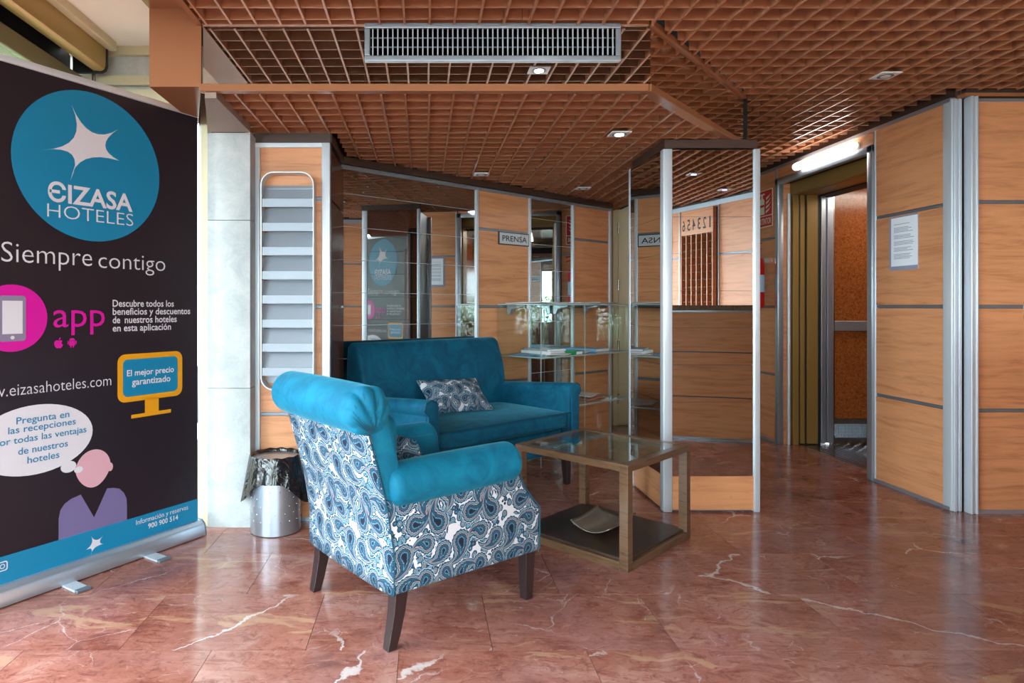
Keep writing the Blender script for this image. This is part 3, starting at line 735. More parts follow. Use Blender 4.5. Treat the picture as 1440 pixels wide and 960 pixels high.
# app disc with a phone
poly('printed_disc', ell(-.822, 1.057, .126, .126), M_mg, 0)
poly('printed_phone', rrect(-.869, -.775, .970, 1.141, .012), M_gy, 1); poly('printed_screen', [(-.857, .998), (-.787, .998), (-.787, 1.122), (-.857, 1.122)], M_wi, 2)
poly('printed_button', ell(-.822, .984, .007, .007, 16), M_wi, 2)
# monitor
poly('printed_monitor', rrect(-.4076, -.0868, .685, .893, .035), M_yl, 0); poly('printed_screen', rrect(-.383, -.112, .708, .870, .022), M_bb, 1)
poly('printed_stand', [(-.279, .625), (-.21, .625), (-.21, .69), (-.279, .69)], M_yl, 0); poly('printed_stand', [(-.345, .611), (-.148, .611), (-.148, .627), (-.345, .627)], M_yl, 1)
# thought bubble and person
poly('printed_bubble', ell(-.737, .588, .221, .134), M_wi, 0)
c = bp(96, 656); poly('printed_bubble', ell(c[0], c[1], .031, .023), M_wi, 1)
hc = bp(131, 661); 
hd = [(hc[0] + (.074 if math.sin(t) > 0 else .074*(1+.18*math.sin(t)))*math.cos(t), hc[1] + .008 + .078*math.sin(t)) for t in [2*math.pi*i/40 for i in range(40)]]
poly('printed_head', hd, M_pk, 1); c = bp(154.5, 656); poly('printed_ear', ell(c[0], c[1], .012, .018, 20), M_pk, 2)
c = bp(110, 660); poly('printed_bubble', ell(c[0], c[1], .018, .013), M_wi, 2)
bd_ = [(272,657),(272,560),(280,520),(300,490),(330,467),(375,447),(437,553),(498,418),(530,416),(555,420),(575,438),(588,465),(590,500),(590,560)]
bd_ = [bp(x/3.31, 560+y/3.31) for x, y in bd_]; bd_[0] = (bd_[0][0], .175); bd_[-1] = (bd_[-1][0], .175)
poly('printed_torso', bd_, M_lv, 0)
# store marks under the word app
c = bp(82, 481.5)
ap = [(0,.52),(.25,.62),(.5,.58),(.72,.42),(.62,.30),(.54,.12),(.56,-.08),(.70,-.24),(.82,-.32),(.66,-.66),(.46,-.92),(.26,-1.0),(.02,-.9),(-.22,-1.0),(-.44,-.9),(-.66,-.6),(-.80,-.2),(-.82,.12),(-.68,.44),(-.42,.60),(-.2,.60)]
poly('printed_mark', [(c[0]+x*.021, c[1]-.003+z*.020) for x, z in ap], M_mg, 1)
poly('printed_mark', [(c[0]+x*.021, c[1]-.003+z*.020) for x, z in ((0,.66),(.06,.95),(.36,1.22),(.36,.95),(.2,.74))], M_mg, 1)
c = bp(101, 481.5)
for pts in ([(-.55,-.6),(.55,-.6),(.55,.35),(-.55,.35)], [(-.55,.42)] + [(.55*math.cos(math.pi*(1-i/8)), .42+.5*math.sin(math.pi*i/8)) for i in range(1, 8)] + [(.55,.42)],
            [(-.85,-.35),(-.65,-.35),(-.65,.35),(-.85,.35)], [(.65,-.35),(.85,-.35),(.85,.35),(.65,.35)], [(-.35,-1),(-.12,-1),(-.12,-.6),(-.35,-.6)], [(.12,-1),(.35,-1),(.35,-.6),(.12,-.6)]):
    poly('printed_mark', [(c[0]+x*.021, c[1]+z*.020) for x, z in pts], M_mg, 1)
c = bp(3, 796); oo = rrect(c[0]-.018, c[0]+.018, c[1]-.018, c[1]+.018, .009); ii = rrect(c[0]-.014, c[0]+.014, c[1]-.014, c[1]+.014, .006)
MB().loft([[(x, -.0026, z) for x, z in oo], [(x, -.0026, z) for x, z in ii]], cap=False).build('printed_mark', M_wi, bn)
MB().loft([[(x, -.0026, z) for x, z in ell(c[0], c[1], .009, .009, 20)], [(x, -.0026, z) for x, z in ell(c[0], c[1], .006, .006, 20)]], cap=False).build('printed_mark', M_wi, bn)
# hardware
box('top_bar', -BW-.005, .005, -.008, .008, top_z-.012, top_z+.016, M_aluw, bn, .004, True)
MB().prism([(-.045, .004), (.06, .004), (.062, .03), (.045, .06), (.012, .074), (-.014, .074), (-.036, .058), (-.045, .03)], 'x', -BW-.012, .012).build('base_cassette', M_alu, bn, .004, 2, True)
for x in (-BW-.016, .0125): MB().prism([(-.046, .002), (.062, .002), (.064, .03), (.046, .062), (.012, .077), (-.014, .077), (-.038, .06), (-.046, .03)], 'x', x, x+.004).build('end_cap', M_trim, bn)
for px in (92, 205):
    u = bu(px) + .0
    box('foot', u-.035, u+.02, -.135, .10, 0.0, .008, M_aluw, bn, .002); box('foot_tip', u-.036, u+.021, -.155, -.133, 0.0, .012, M_trim, bn, .003)
MB().cyl((-BW/2, .03, .03), (-BW/2, .03, top_z), .008, n=10).build('support_pole', M_steel, bn, smooth=True)

# ---------------------------------------------------------------- waste bin
bi = empty('waste_bin', (-.732, 3.165, 0), 0, 'perforated silver metal waste bin lined with a black bag', 'bin')
RB = .122
MB().cyl((0, 0, .004), (0, 0, .36), RB, n=40).build('body', plain('bin_metal', srgb(172, 180, 190), .3, .8), bi, smooth=True)
MB().cyl((0, 0, 0), (0, 0, .006), RB-.004, n=40).build('base_ring', M_black, bi)
dn = MB()
for i in range(16):
    for k in range(5):
        a = 2*math.pi*(i + .5*(k % 2))/16; z = .07 + k*.036
        p = Vector((math.cos(a), math.sin(a), 0)); dn.sph((p.x*RB, p.y*RB, z), .003, .003, .003, 6, 4)
dn.build('dimple', M_steel, bi)['kind'] = 'stuff'
n_ = NT('black_bag'); n_.set(Base_Color=(.006, .006, .008, 1), Roughness=.2, Specular_IOR_Level=.9); bump(n_, noise(n_, coords(n_, (9, 9, 5)), 2.0, 3, 1.5), .6, .02); M_bag = n_.m
rings = []; NB = 72
for lev in range(13):
    ring = []
    for i in range(NB):
        a = 2*math.pi*i/NB
        fold = .0035*math.sin(a*9+1+lev*.15) + .002*math.sin(a*17+lev*.4)
        hem = .205 - .058*math.cos(2*a) + .008*math.sin(5*a)
        if lev < 3: r = RB - .020 + .008*lev + fold*.5; z = [.27, .345, .372][lev]
        elif lev == 3: r = RB + .002; z = .380 + .004*math.sin(a*13)
        elif lev == 4: r = RB + .006; z = .366 + .003*math.sin(a*17)
        else:
            t = (lev-4)/8; z = .366 + (hem-.366)*t; r = RB + .005 + t*.016*(1 + 1.6*max(0, math.cos(2*a))) + fold*(.4+t)
        ring.append((r*math.cos(a), r*math.sin(a), z))
    rings.append(ring)
MB().loft(rings, cap=False).build('bin_bag', M_bag, bi, smooth=True, sub=1)

# ---------------------------------------------------------------- coffee table
CT = empty('coffee_table', (.842, 2.64, 0), R(43.5), 'square coffee table with bronze wood frame, glass top and dark lower shelf', 'table')
# local x toward right-back, local y toward left-back
TSZ, TH, LG = .588, .4435, .040
def tb(name, x0, x1, y0, y1, z0, z1, m=M_tablewood, bev=.0015): return box(name, x0, x1, y0, y1, z0, z1, m, CT, bev)
for x in (0, TSZ-LG):
    for y in (0, TSZ-LG):
        tb('leg', x, x+LG, y, y+LG, .0, TH-.03)
tb('rail', 0, TSZ, 0, LG, TH-.030, TH); tb('rail', 0, TSZ, TSZ-LG, TSZ, TH-.030, TH); tb('rail', 0, LG, LG, TSZ-LG, TH-.030, TH); tb('rail', TSZ-LG, TSZ, LG, TSZ-LG, TH-.030, TH)
tb('base_rail', LG, TSZ-LG, 0, .022, 0, .036); tb('base_rail', LG, TSZ-LG, TSZ-.022, TSZ, 0, .036); tb('base_rail', 0, .022, LG, TSZ-LG, 0, .036); tb('base_rail', TSZ-.022, TSZ, LG, TSZ-LG, 0, .036)
tb('lower_shelf', .018, TSZ-.018, .018, TSZ-.018, .018, .046, M_darkwood)
tb('glass_top', LG-.006, TSZ-LG+.006, LG-.006, TSZ-LG+.006, TH-.008, TH-.001, M_glasst, 0)
# curved dish on the lower shelf
dish = empty('metal_dish', (.862, 3.07, .0475), R(50), 'curved rectangular bronze metal dish on the lower shelf of the coffee table', 'dish')
dx = MB(); n = 12
rr0 = [[(.15*(2*i/n-1), .098*(2*j/n-1), .004 + .036*((2*j/n-1)**2) + .010*((2*i/n-1)**2)) for i in range(n+1)] for j in range(n+1)]
dx.loft(rr0, closed=False, cap=False); o = dx.build('bowl', plain('patinated_bronze', srgb(150, 140, 132), .25, .7), dish, smooth=True)
md = o.modifiers.new('thick', 'SOLIDIFY'); md.thickness = .004; md.offset = 1

# ---------------------------------------------------------------- soft furniture helpers
def pillow(name, sx, sy, sz, m, parent, n=14, pinch=.08):
    b = MB(); v_ = {}
    for side in (1, -1):
        for i in range(n+1):
            for j in range(n+1):
                u, w_ = 2*i/n-1, 2*j/n-1
                edge = (i in (0, n) or j in (0, n))
                if edge and side == -1: v_[(side, i, j)] = v_[(1, i, j)]; continue
                h = sz*((1-u**4)*(1-w_**4))**.5*(.55+.45*(1-u*u)*(1-w_*w_)) if not edge else 0
                k = 1 - pinch*(1-abs(u*w_))*(max(abs(u), abs(w_))**3)*.6
                v_[(side, i, j)] = b.b.verts.new((u*sx*k, side*h, w_*sy*k))
    for side in (1, -1):
        for i in range(n):
            for j in range(n):
                q = [v_[(side, i, j)], v_[(side, i+1, j)], v_[(side, i+1, j+1)], v_[(side, i, j+1)]]
                b.b.faces.new(q if side == -1 else q[::-1])
    return b.build(name, m, parent, smooth=True)
def rblock(name, x0, x1, y0, y1, z0, z1, r, m, parent, puff=0.0, seg=4):
    b = MB().box(x0, x1, y0, y1, z0, z1)
    bmesh.ops.subdivide_edges(b.b, edges=b.b.edges[:], cuts=6, use_grid_fill=True)
    cx, cy, cz = (x0+x1)/2, (y0+y1)/2, (z0+z1)/2; hx, hy, hz = (x1-x0)/2, (y1-y0)/2, (z1-z0)/2
    for v_ in b.b.verts:
        u, w_, t = (v_.co.x-cx)/hx, (v_.co.y-cy)/hy, (v_.co.z-cz)/hz
        q = Vector((max(abs(u)*hx-(hx-r), 0)*(1 if u > 0 else -1), max(abs(w_)*hy-(hy-r), 0)*(1 if w_ > 0 else -1), max(abs(t)*hz-(hz-r), 0)*(1 if t > 0 else -1)))
        c0 = Vector((cx+max(-hx+r, min(hx-r, u*hx)), cy+max(-hy+r, min(hy-r, w_*hy)), cz+max(-hz+r, min(hz-r, t*hz))))
        if q.length > 1e-6:
            mx = max(abs(q.x), abs(q.y), abs(q.z)); v_.co = c0 + q.normalized()*mx
        v_.co.z += puff*(1-u*u)*(1-w_*w_)*t
        v_.co.y += puff*.6*(1-u*u)*(1-t*t)*w_
    o = b.build(name, m, parent, smooth=True, sub=1)
    return o
def profile_slab(name, prof, axis, a, b, m, parent, bev=.012):
    o = MB().prism(prof, axis, a, b).build(name, m, parent, bev, 3, True)
    return o

# ---------------------------------------------------------------- sofa
SF = empty('sofa', (.011, 3.202, 0), WA, 'two-seat teal velvet sofa with low back against the mirrored wall', 'sofa')
SWD = 1.22
rblock('seat_base', .06, SWD-.06, .03, .72, .19, .36, .02, M_velvet_shade, SF)
rblock('seat_cushion', .075, SWD-.075, -.02, .60, .355, .465, .03, M_velvet_shade, SF, .012)
bkp = [(.56, .34), (.565, .50), (.60, .72), (.655, .865), (.69, .888), (.735, .886), (.765, .86), (.775, .72), (.775, .20), (.56, .20)]
profile_slab('backrest', bkp, 'x', .02, SWD-.02, M_velvet_shade, SF, .022)
for s, x0 in ((0, 0), (1, SWD-.075)):
    ap_ = [(.01, .15), (.005, .40), (.0, .585), (.012, .608), (.04, .617), (.60, .570), (.66, .55), (.66, .15)]
    profile_slab('arm', ap_, 'x', x0, x0+.075, M_velvet_shade, SF, .016)
    xc = x0 + (.03 if s == 0 else .045)
    MB().cyl((xc, -.004, .585), (xc, .60, .545), .046, .040, 20).build('arm_roll', M_velvet_shade, SF, .01, 2, True)
    fp = [(x0+.004, .16), (x0+.071, .16), (x0+.071, .55), (x0+.0375+(.012 if s else -.012)+.046, .58), (x0+.0375+(.012 if s else -.012)+.035, .615), (x0+.0375+(.012 if s else -.012), .630), (x0+.0375+(.012 if s else -.012)-.035, .615), (x0+.0375+(.012 if s else -.012)-.046, .58), (x0+.004, .55)]
    MB().prism(fp, 'y', -.016, .0).build('arm_front', M_velvet_shade, SF, .006, 3, True)
    MB().tube([(p[0], -.014, p[1]) for p in fp], .003, 6).build('piping', M_pipe, SF)
for z in (.452, .368):
    MB().tube([(.08, -.012, z), (.3, -.024, z+.004), (.61, -.030, z+.006), (.92, -.024, z+.004), (SWD-.08, -.012, z)], .0035, 6).build('piping', M_pipe, SF)
for x in (.05, SWD-.05):
    for y, dy in ((.05, -.01), (.70, .02)):
        MB().loft([[(x+sx*.024, y+sy*.024, .19) for sx, sy in ((-1,-1),(1,-1),(1,1),(-1,1))], [(x+sx*.016, y+dy+sy*.016, 0) for sx, sy in ((-1,-1),(1,-1),(1,1),(-1,1))]]).build('leg', M_leg, SF, .002)
def frame_rot(o, loc, ax, az):
    ax = Vector(ax).normalized(); az = Vector(az); az = (az - ax*az.dot(ax)).normalized(); ay = az.cross(ax)
    o.matrix_world = Matrix.Translation(loc) @ Matrix((ax, ay, az)).transposed().to_4x4()
pc = pillow('scatter_cushion', .215, .128, .05, M_paisC, None)
tag(pc, 'oblong paisley cushion leaning on the teal sofa back', 'cushion')
frame_rot(pc, Vector((.185, 3.80, .575)), (.36, .215, -.01), (-.13, .17, .19))

# ---------------------------------------------------------------- armchair
AA = math.atan2(.589, .808)
AC = empty('armchair', (-.077, 2.037, 0), AA, 'armchair seen from behind, paisley outer panels with rolled teal velvet back and arms', 'armchair')
WY = .60
def rear(z):
    pts = [(.18, -.016), (.31, -.014), (.46, -.040), (.56, -.066), (.72, -.113), (.80, -.135)]
    for (z0, a0), (z1, a1) in zip(pts, pts[1:]):
        if z <= z1: return a0 + (a1-a0)*(z-z0)/(z1-z0)
    return pts[-1][1]
# paisley back panel, slightly bulged
rings = []
for i in range(13):
    z = .182 + (.735-.182)*i/12; ring = []
    for j in range(15):
        y = .004 + (WY-.008)*j/14; e = 1-(2*j/14-1)**4
        ring.append((rear(z) - .010*e - .004, y, z))
    rings.append(ring)
o = MB().loft(rings, closed=False, cap=False).build('back_panel', M_paisY, AC, smooth=True)
md = o.modifiers.new('thick', 'SOLIDIFY'); md.thickness = .010; md.offset = 0
# velvet backrest body
prof = [(rear(z)+.0, z) for z in (.19, .31, .46, .56, .66, .74)] + [(-.10, .80), (-.055, .80), (-.030, .74), (.0, .63), (.025, .50), (.06, .40), (.07, .30), (.07, .19)]
o = MB().prism([(a, z) for a, z in prof], 'y', .007, WY-.007).build('backrest', M_velvet, AC, .014, 3, True)
rblock('back_cushion', -.02, .085, .11, WY-.11, .38, .74, .045, M_velvet, AC, .01)
# rolled top of the back with pleated ends
def roll(name, p, q, r, m, parent, endp=True, n=40, segs=16, pleat_dir=None):
    p, q = Vector(p), Vector(q); d = (q-p).normalized(); up = Vector((0, 0, 1)); a = (up - d*up.dot(d)).normalized(); c = d.cross(a)
    L = (q-p).length; rings = []
    ts = []
    cap = [(-.030, .08), (-.0298, .22), (-.029, .36), (-.027, .50), (-.024, .62), (-.019, .75), (-.012, .87), (0, .97), (.012, 1.0), (.024, 1.0), (.036, 1.0), (.05, 1.0)]
    for dz, k in cap: ts.append((dz, k, True))
    for i in range(1, segs): 
        t = .05/L + (1-.1/L)*i/segs; ts.append((t*L, 1+.03*math.sin(math.pi*t), False))
    for dz, k in cap[::-1]: ts.append((L-dz, k, True))
    for t, k, ec in ts:
        ring = []
        for i in range(n):
            an = 2*math.pi*i/n; rr_ = r*k
            co = p + d*t
            if ec and pleat_dir is not None:
                v0 = a*(rr_*math.cos(an)) + c*(rr_*math.sin(an)); pv = a*(-r*.93) + c*(r*pleat_dir)
                w_ = v0 - pv; ph = math.atan2(w_.dot(c), w_.dot(a)); rho = min(1, w_.length/r)
                tt = t if t < L/2 else L - t; fd = (max(0, min(1, (.05-tt)/.05)) ** .6) if t < L/2 else 0
                pl_ = (abs(math.sin(ph*7.5)) - .6)*.011*rho*fd
                co = co - d*(pl_ if t < L/2 else -pl_) * (1 if tt < .006 else 0) + (v0.normalized()*pl_*.8 if tt >= 0 else Vector())
            ring.append(co + a*(rr_*math.cos(an)) + c*(rr_*math.sin(an)))
        rings.append(ring)
    return MB().loft(rings).build(name, m, parent, smooth=True, sub=1)
roll('back_roll', (-.108, .008, .777), (-.108, WY-.008, .777), .078, M_velvet, AC, n=112, pleat_dir=.15)
# dark lines paint the shade between the pleats, fanning from the lower rear point on the near end
fan = MB()
for k in range(9):
    a = R(60 + k*14); r_ = .080 if k % 2 else .062
    st = Vector((-.118, -.020, .712)); en = Vector((-.118 + .13*math.cos(a)*.9, -.021, .712 + .13*math.sin(a)))
    cdist = Vector((en.x+.108, 0, en.z-.777))
    if cdist.length > .070: cdist = cdist.normalized()*.070; en = Vector((-.108+cdist.x, -.012, .777+cdist.z))
    fan.cyl(st, en, .0012, .0006, 6)
fan.build('crease_shade', M_pipe, AC)
# arms
armp = [(rear(.182)-.006, .182), (.628, .18), (.638, .20), (.638, .345), (.60, .385), (.555, .44), (.53, .49), (rear(.49)-.004, .49), (rear(.40)-.006, .40), (rear(.31)-.006, .31)]
for y0, y1, yc in ((.002, .105, .046), (WY-.105, WY-.002, WY-.046)):
    MB().prism(armp, 'y', y0, y1).build('arm_panel', M_paisX, AC, .010, 3, True)
    inn = .105 if y0 < .2 else WY-.125
    MB().prism([(.0, .30), (.60, .30), (.60, .37), (.54, .46), (.50, .56), (.0, .56)], 'y', inn, inn+.02).build('inner_arm', M_velvet, AC, .006, 2, True)
    roll('arm_roll', (-.012, yc, .522), (.515, yc, .528), .073, M_velvet, AC, n=48)
for y in (.002, WY-.002):
    MB().tube([(armp[i][0]+.0, y, armp[i][1]) for i in range(1, 7)], .003, 6).build('piping', M_pipe, AC)
MB().tube([(rear(z)-.004, .002, z) for z in (.185, .31, .46, .56, .64, .70)], .0025, 6).build('piping', M_pipe, AC)
rblock('seat_base', .0, .62, .09, WY-.09, .185, .30, .015, M_velvet, AC)
MB().box(.61, .632, .10, WY-.10, .185, .33).build('front_panel', M_paisY, AC, .005)
rblock('seat_cushion', .05, .63, .11, WY-.11, .29, .415, .04, M_velvet, AC, .012)
for x, y, dx_ in ((.02, .035, -.035), (.02, WY-.035, -.035), (.60, .035, -.0), (.60, WY-.035, -.0)):
    r0, r1 = .024, .0165
    mid = .35 if dx_ else .5
    rg = [(.20, 0, r0), (.12, dx_*.25, (r0*2+r1)/3), (.05, dx_*.65, (r0+r1*2)/3), (0, dx_, r1)]
    MB().loft([[(x+ox+sx*r, y+sy*r, z) for sx, sy in ((-1,-1),(1,-1),(1,1),(-1,1))] for z, ox, r in rg]).build('leg', M_leg, AC, .0015)
sc = pillow('scatter_cushion', .16, .10, .045, M_paisC, None)
tag(sc, 'small paisley cushion on the seat of the armchair, mostly hidden by the arm', 'cushion')
_m = Matrix.Translation((-.077, 2.037, 0)) @ Matrix.Rotation(AA, 4, 'Z')
frame_rot(sc, _m @ Vector((.20, .30, .535)), _m.to_3x3() @ Vector((0, 1, 0)), _m.to_3x3() @ Vector((-.35, 0, 1)))

# ---------------------------------------------------------------- glass shelf unit and what lies on it
GS = empty('glass_shelf_unit', (WB[0], WB[1], 0), WA, 'clear glass display shelves with aluminium brackets in front of the wood panels', 'shelf unit')
gx0, gx1, gd = 1.325, 2.375, -.42
ZSH = (1.110, .745, .385)
for z in ZSH:
    box('shelf', gx0+.006, gx1, gd, -.016, z, z+.010, M_glass, GS); box('shelf_edge', gx0+.006, gx1, gd-.0015, gd, z, z+.010, M_edge, GS)
    box('shelf_edge', gx0+.0045, gx0+.006, gd, -.016, z, z+.010, M_edge, GS); box('shelf_edge', gx1, gx1+.0015, gd, -.016, z, z+.010, M_edge, GS)
for x in (gx0, gx1-.006, 1.81):
    z1 = 1.108
    box('glass_side', x-.004, x+.004, gd, -.016, .006 if x < 2.3 else .006, z1, M_glass, GS)
    box('side_edge', x-.004, x+.004, gd-.002, gd-.0005, .006, z1, M_edge, GS)
for x in (1.42, 1.95, 2.33):
    for z in ZSH[:1]:
        MB().prism([(-.016, z), (-.16, z), (-.165, z-.012), (-.06, z-.030), (-.045, z-.065), (-.016, z-.068)], 'x', x, x+.035).build('bracket', M_alu, GS, .003)
def lay(kind, x, y, z, w_, d_, h, rot, col, label, cat, group, pages=True):
    """book or leaflet lying flat on a shelf, in the shelf unit's frame"""
    m = Matrix.Translation((WB[0], WB[1], 0)) @ Matrix.Rotation(WA, 4, 'Z'); p = m @ Vector((x, y, z))
    e = empty(kind, p, WA + rot, label, cat, group)
    mt = plain(kind + '_cover', srgb(*col), .3)
    if h > .012:
        box('pages', -w_/2+.003, w_/2-.002, -d_/2+.003, d_/2-.003, .002, h-.002, M_wplastic, e)
        box('cover', -w_/2, w_/2, -d_/2, d_/2, 0, .002, mt, e); box('cover', -w_/2, w_/2, -d_/2, d_/2, h-.002, h, mt, e); box('spine', -w_/2, -w_/2+.002, -d_/2, d_/2, .002, h-.002, mt, e)
    else:
        b = MB(); n = 6
        b.loft([[(-w_/2+w_*i/n, -d_/2, h + .004*math.sin(i*.9+x*5)) for i in range(n+1)], [(-w_/2+w_*i/n, d_/2, h + .004*math.sin(i*.7+x*7)) for i in range(n+1)]], closed=False, cap=False)
        o = b.build('sheets', mt, e); md = o.modifiers.new('t', 'SOLIDIFY'); md.thickness = max(.0015, h*.6); md.offset = -1
    return e
z = ZSH[1] + .0105; MG = 'books and brochures on the middle shelf'
lay('book', 1.66, -.17, z, .21, .27, .022, .05, (225, 225, 228), 'thick white book at the bottom of the pile on the middle glass shelf', 'book', MG)
lay('book', 1.665, -.17, z+.0225, .19, .25, .014, -.12, (150, 160, 175), 'grey-blue book on top of the thick white one, middle shelf', 'book', MG)
lay('book', 1.755, -.365, z, .075, .10, .024, .0, (20, 120, 70), 'small thick green booklet on the middle glass shelf', 'book', MG)
lay('book', 2.13, -.20, z, .21, .28, .022, .1, (110, 170, 205), 'light blue brochure pile on the right of the middle shelf', 'book', MG)
lay('brochure', 1.41, -.22, z, .13, .22, .006, -.05, (90, 160, 215), 'blue leaflet at the left end of the middle shelf', 'brochure', MG)
lay('brochure', 1.58, -.365, z, .18, .09, .005, .0, (230, 225, 222), 'white leaflet at the front edge of the middle shelf', 'brochure', MG)
lay('brochure', 1.91, -.25, z, .14, .22, .012, .05, (190, 190, 200), 'pale grey leaflet pile beside the blue brochures on the middle shelf', 'brochure', MG)
lay('brochure', 2.31, -.22, z, .09, .20, .006, 0, (205, 200, 210), 'pale leaflet at the right end of the middle shelf', 'brochure', MG)
z = ZSH[0] + .0105
lay('newspaper', 1.53, -.20, z, .30, .32, .010, .05, (212, 212, 210), 'folded newspaper at the left end of the top shelf', 'newspaper', 'newspapers on the top shelf')
lay('newspaper', 1.95, -.22, z, .22, .32, .012, -.06, (190, 195, 200), 'folded newspaper in the middle of the top shelf', 'newspaper', 'newspapers on the top shelf')
lay('newspaper', 2.22, -.20, z, .22, .32, .009, .05, (150, 150, 152), 'darker folded newspaper at the right of the top shelf', 'newspaper', 'newspapers on the top shelf')
z = ZSH[2] + .0105
lay('magazine', 2.06, -.22, z, .26, .24, .010, .08, (190, 130, 110), 'reddish magazine at the front of the lowest glass shelf', 'magazine', 'magazines on the lowest shelf')
lay('magazine', 2.09, -.20, z+.0165, .22, .20, .009, .3, (205, 200, 196), 'creased grey magazine lying on the reddish one', 'magazine', 'magazines on the lowest shelf')
lay('magazine', 1.60, -.22, z, .22, .28, .008, -.08, (165, 160, 165), 'grey magazine at the left of the lowest glass shelf', 'magazine', 'magazines on the lowest shelf')

# ---------------------------------------------------------------- signs, notice, extinguisher, clock
ps = empty('press_sign', (WB[0], WB[1], 0), WA, 'small grey sign reading PRENSA on the wood panel beside the mirror strip', 'sign')
box('plate', 1.345, 1.672, -.010, -.0005, 1.556, 1.650, plain('sign_black', (.03, .03, .03), .4), ps); box('face', 1.352, 1.665, -.012, -.010, 1.563, 1.643, plain('sign_grey', srgb(196, 200, 204), .35), ps)
lettering('PRENSA', 1.378, 1.645, 1.583, .040, M_black, ps, -.0128, .008)
nt_ = empty('paper_notice', (2.845, 3.79, 0), R(-90), 'printed white sheet in a clear holder on the right wood wall', 'notice')
box('holder', -.115, .108, -.004, -.0005, 1.318, 1.640, plain('clear_holder', srgb(150, 156, 180), .2), nt_)
box('sheet', -.098, .108, -.006, -.004, 1.342, 1.632, plain('paper_white', srgb(238, 242, 250), .6), nt_)
tk = plain('grey_print', srgb(130, 135, 150), .7)
b = MB(); b2 = MB(); zz = 1.590
for blk in (1, 4, 3, 3, 3, 4):
    for k in range(blk):
        x1 = random.uniform(.03, .085) if blk > 1 else .05
        b.box(-.075, x1, -.0066, -.006, zz, zz+.0028); zz -= .0085
    zz -= .012
b.build('printed_lines', tk, nt_)['kind'] = 'stuff'; b2.b.free()
es = empty('extinguisher_sign', (2.845, 5.22, 0), R(-90), 'red and white fire extinguisher sign reading EXTINTOR on the wood wall', 'sign')
box('plate', -.215, .005, -.004, -.0005, 1.76, 2.07, M_signwhite, es)
box('red_field', -.207, -.003, -.0055, -.004, 1.858, 2.062, M_signred, es); box('red_field', -.207, -.003, -.0055, -.004, 1.768, 1.850, M_signred, es)
lettering('EXTINTOR', -.198, -.012, 1.785, .048, M_signwhite, es, -.0062, .01)
MB().prism([(-.190, 1.868), (-.115, 1.868), (-.115, 1.985), (-.130, 2.000), (-.175, 2.000), (-.190, 1.985)], 'y', -.0063, -.0056).build('pictogram', M_signwhite, es)
box('pictogram', -.165, -.14, -.0063, -.0056, 2.0, 2.03, M_signwhite, es); box('pictogram', -.175, -.11, -.0063, -.0056, 2.03, 2.042, M_signwhite, es)
box('pictogram', -.188, -.117, -.0067, -.0063, 1.93, 1.95, M_signred, es)
for k in range(4): MB().prism([(-.098+k*.004, 1.875+k*.036), (-.055, 1.888+k*.036), (-.018, 1.925+k*.034), (-.045, 1.908+k*.036), (-.09, 1.895+k*.036)], 'y', -.0063, -.0056).build('pictogram', M_signwhite, es)
fe = empty('fire_extinguisher', (2.745, 5.30, 0), R(-90), 'red fire extinguisher hung on the wood wall under its sign', 'extinguisher')
rings = [(1.085, .050), (1.09, .066), (1.12, .068), (1.44, .068), (1.48, .060), (1.51, .040), (1.525, .020), (1.545, .018)]
MB().loft([[(r*math.cos(2*math.pi*i/28), r*math.sin(2*math.pi*i/28), z) for i in range(28)] for z, r in rings]).build('cylinder', M_red, fe, smooth=True)
MB().cyl((0, 0, 1.22), (0, 0, 1.36), .0688, n=28).build('paper_label', plain('label_blue', srgb(160, 190, 215), .5), fe, smooth=True)
MB().cyl((0, 0, 1.545), (0, 0, 1.59), .014, n=12).build('valve', M_steel, fe)
MB().tube([(-.01, 0, 1.595), (.05, 0, 1.625), (.09, 0, 1.615)], .007).tube([(-.01, 0, 1.575), (.05, 0, 1.585), (.085, 0, 1.57)], .006).build('lever', M_red, fe)
MB().tube([(0, -.01, 1.57), (-.05, -.03, 1.56), (-.085, -.02, 1.50), (-.09, 0, 1.40), (-.082, 0, 1.25), (-.075, 0, 1.18)], .009).build('hose', M_black, fe, smooth=True)
box('wall_bracket', -.02, .02, .05, .098, 1.46, 1.50, M_steel, fe)
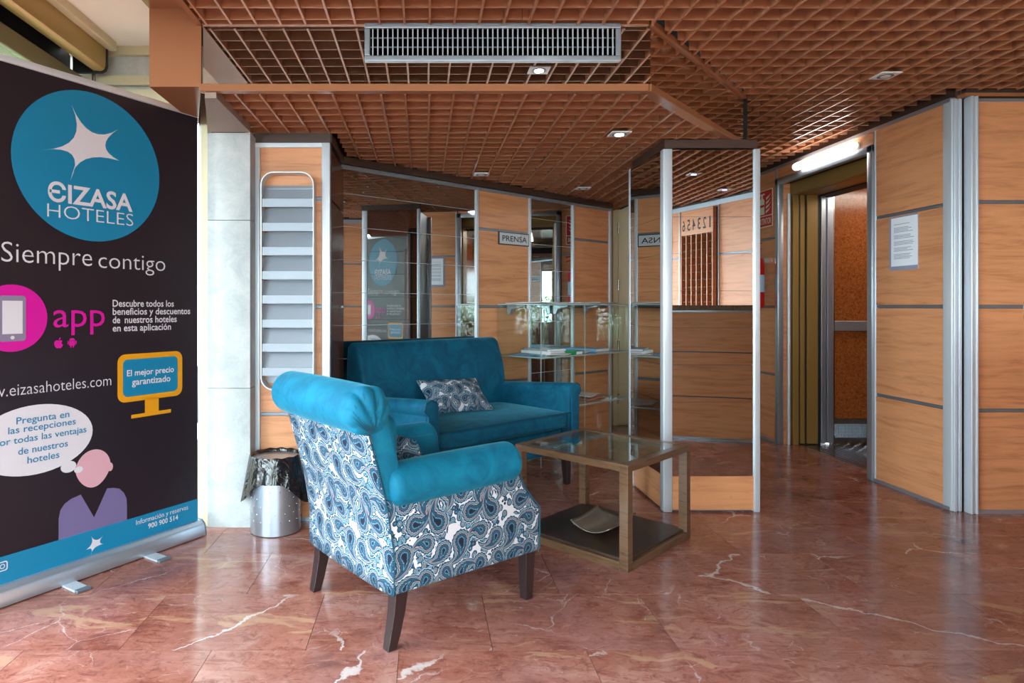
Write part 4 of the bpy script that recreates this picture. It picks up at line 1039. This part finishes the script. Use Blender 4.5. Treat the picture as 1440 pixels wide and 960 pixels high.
# reception counter beside the camera, with granite top; oblique wall carries clock and key rack
rc = empty('reception_counter', (2.02, 1.50, 0), math.atan2(.20, .62)+R(180), 'wood panelled reception counter with brown granite top, seen reflected in the column', 'counter')
rc.location = (2.95, 1.78, 0)
for i in range(3):
    x0 = i*.62
    for z0, z1 in ((.02, .35), (.36, .72), (.73, 1.06)): (i == 0) and box('panel', 0, 1.86, 0, .02, z0, z1, M_wood, rc)
box('carcass', .02, 1.84, .02, .45, 0, 1.07, M_trim, rc); box('end_panel', 0, .02, .02, .45, .02, 1.06, M_wood, rc); box('end_panel', 1.84, 1.86, .02, .45, .02, 1.06, M_wood, rc); box('rear_panel', 0, 1.86, .45, .462, .02, 1.06, M_wood, rc); box('worktop', -.02, 1.88, -.03, .50, 1.07, 1.112, M_granite, rc, .004); box('top_profile', 0, 1.86, -.008, .02, 1.055, 1.069, M_alu, rc); box('skirting', 0, 1.86, -.008, .02, 0, .02, M_alu, rc)
wm = Matrix.Translation((4.167, 3.41, 0)) @ Matrix.Rotation(RA, 4, 'Z')
kr = empty('key_rack', wm @ Vector((3.53, 0, 0)), RA, 'wooden key pigeonhole rack with columns numbered 1 to 6 behind the counter', 'rack')
KW = .50
box('back_board', 0, KW, -.015, -.001, 1.05, 2.17, plain('pigeonhole_dark', srgb(66, 38, 24), .5), kr)
box('header', 0, KW, -.06, -.015, 1.90, 2.17, M_wood, kr)
for i in range(7): unit('divider', M_wood, (.006 + i*(KW-.012)/6, -.04, 1.475), (.012, .05, .85), kr)
for j in range(11): unit('shelf', plain('pigeonhole_brown', srgb(96, 58, 34), .5) if 'pigeonhole_brown' not in bpy.data.materials else bpy.data.materials['pigeonhole_brown'], (KW/2, -.035, 1.07 + j*.082), (KW-.01, .035, .006), kr)
for i in range(6): lettering(str(i+1), .018+i*.083 + (.016 if i == 0 else 0), .066+i*.083 - (.012 if i == 0 else 0), 1.95, .12, M_black, kr, -.0608, .01, 'numeral')
ck = empty('wall_clock', wm @ Vector((4.44, 0, 1.87)), RA, 'round dark rimmed clock on the wood wall beside the key rack', 'clock')
MB().cyl((0, -.001, 0), (0, -.035, 0), .16, n=40).build('rim', plain('clock_rim', srgb(60, 40, 34), .3), ck, .006, 2, True)
MB().cyl((0, -.034, 0), (0, -.038, 0), .13, n=40).build('dial', M_wplastic, ck)
for i in range(12):
    a = i*math.pi/6; o = unit('hour_mark', M_black, (.11*math.sin(a), -.039, .11*math.cos(a)), (.008, .002, .022), ck); o.rotation_euler = (0, a, 0)
MB().box(-.004, .004, -.041, -.039, -.01, .07).build('hour_hand', M_black, ck); MB().box(-.09, .01, -.043, -.041, -.003, .003).build('minute_hand', M_black, ck)
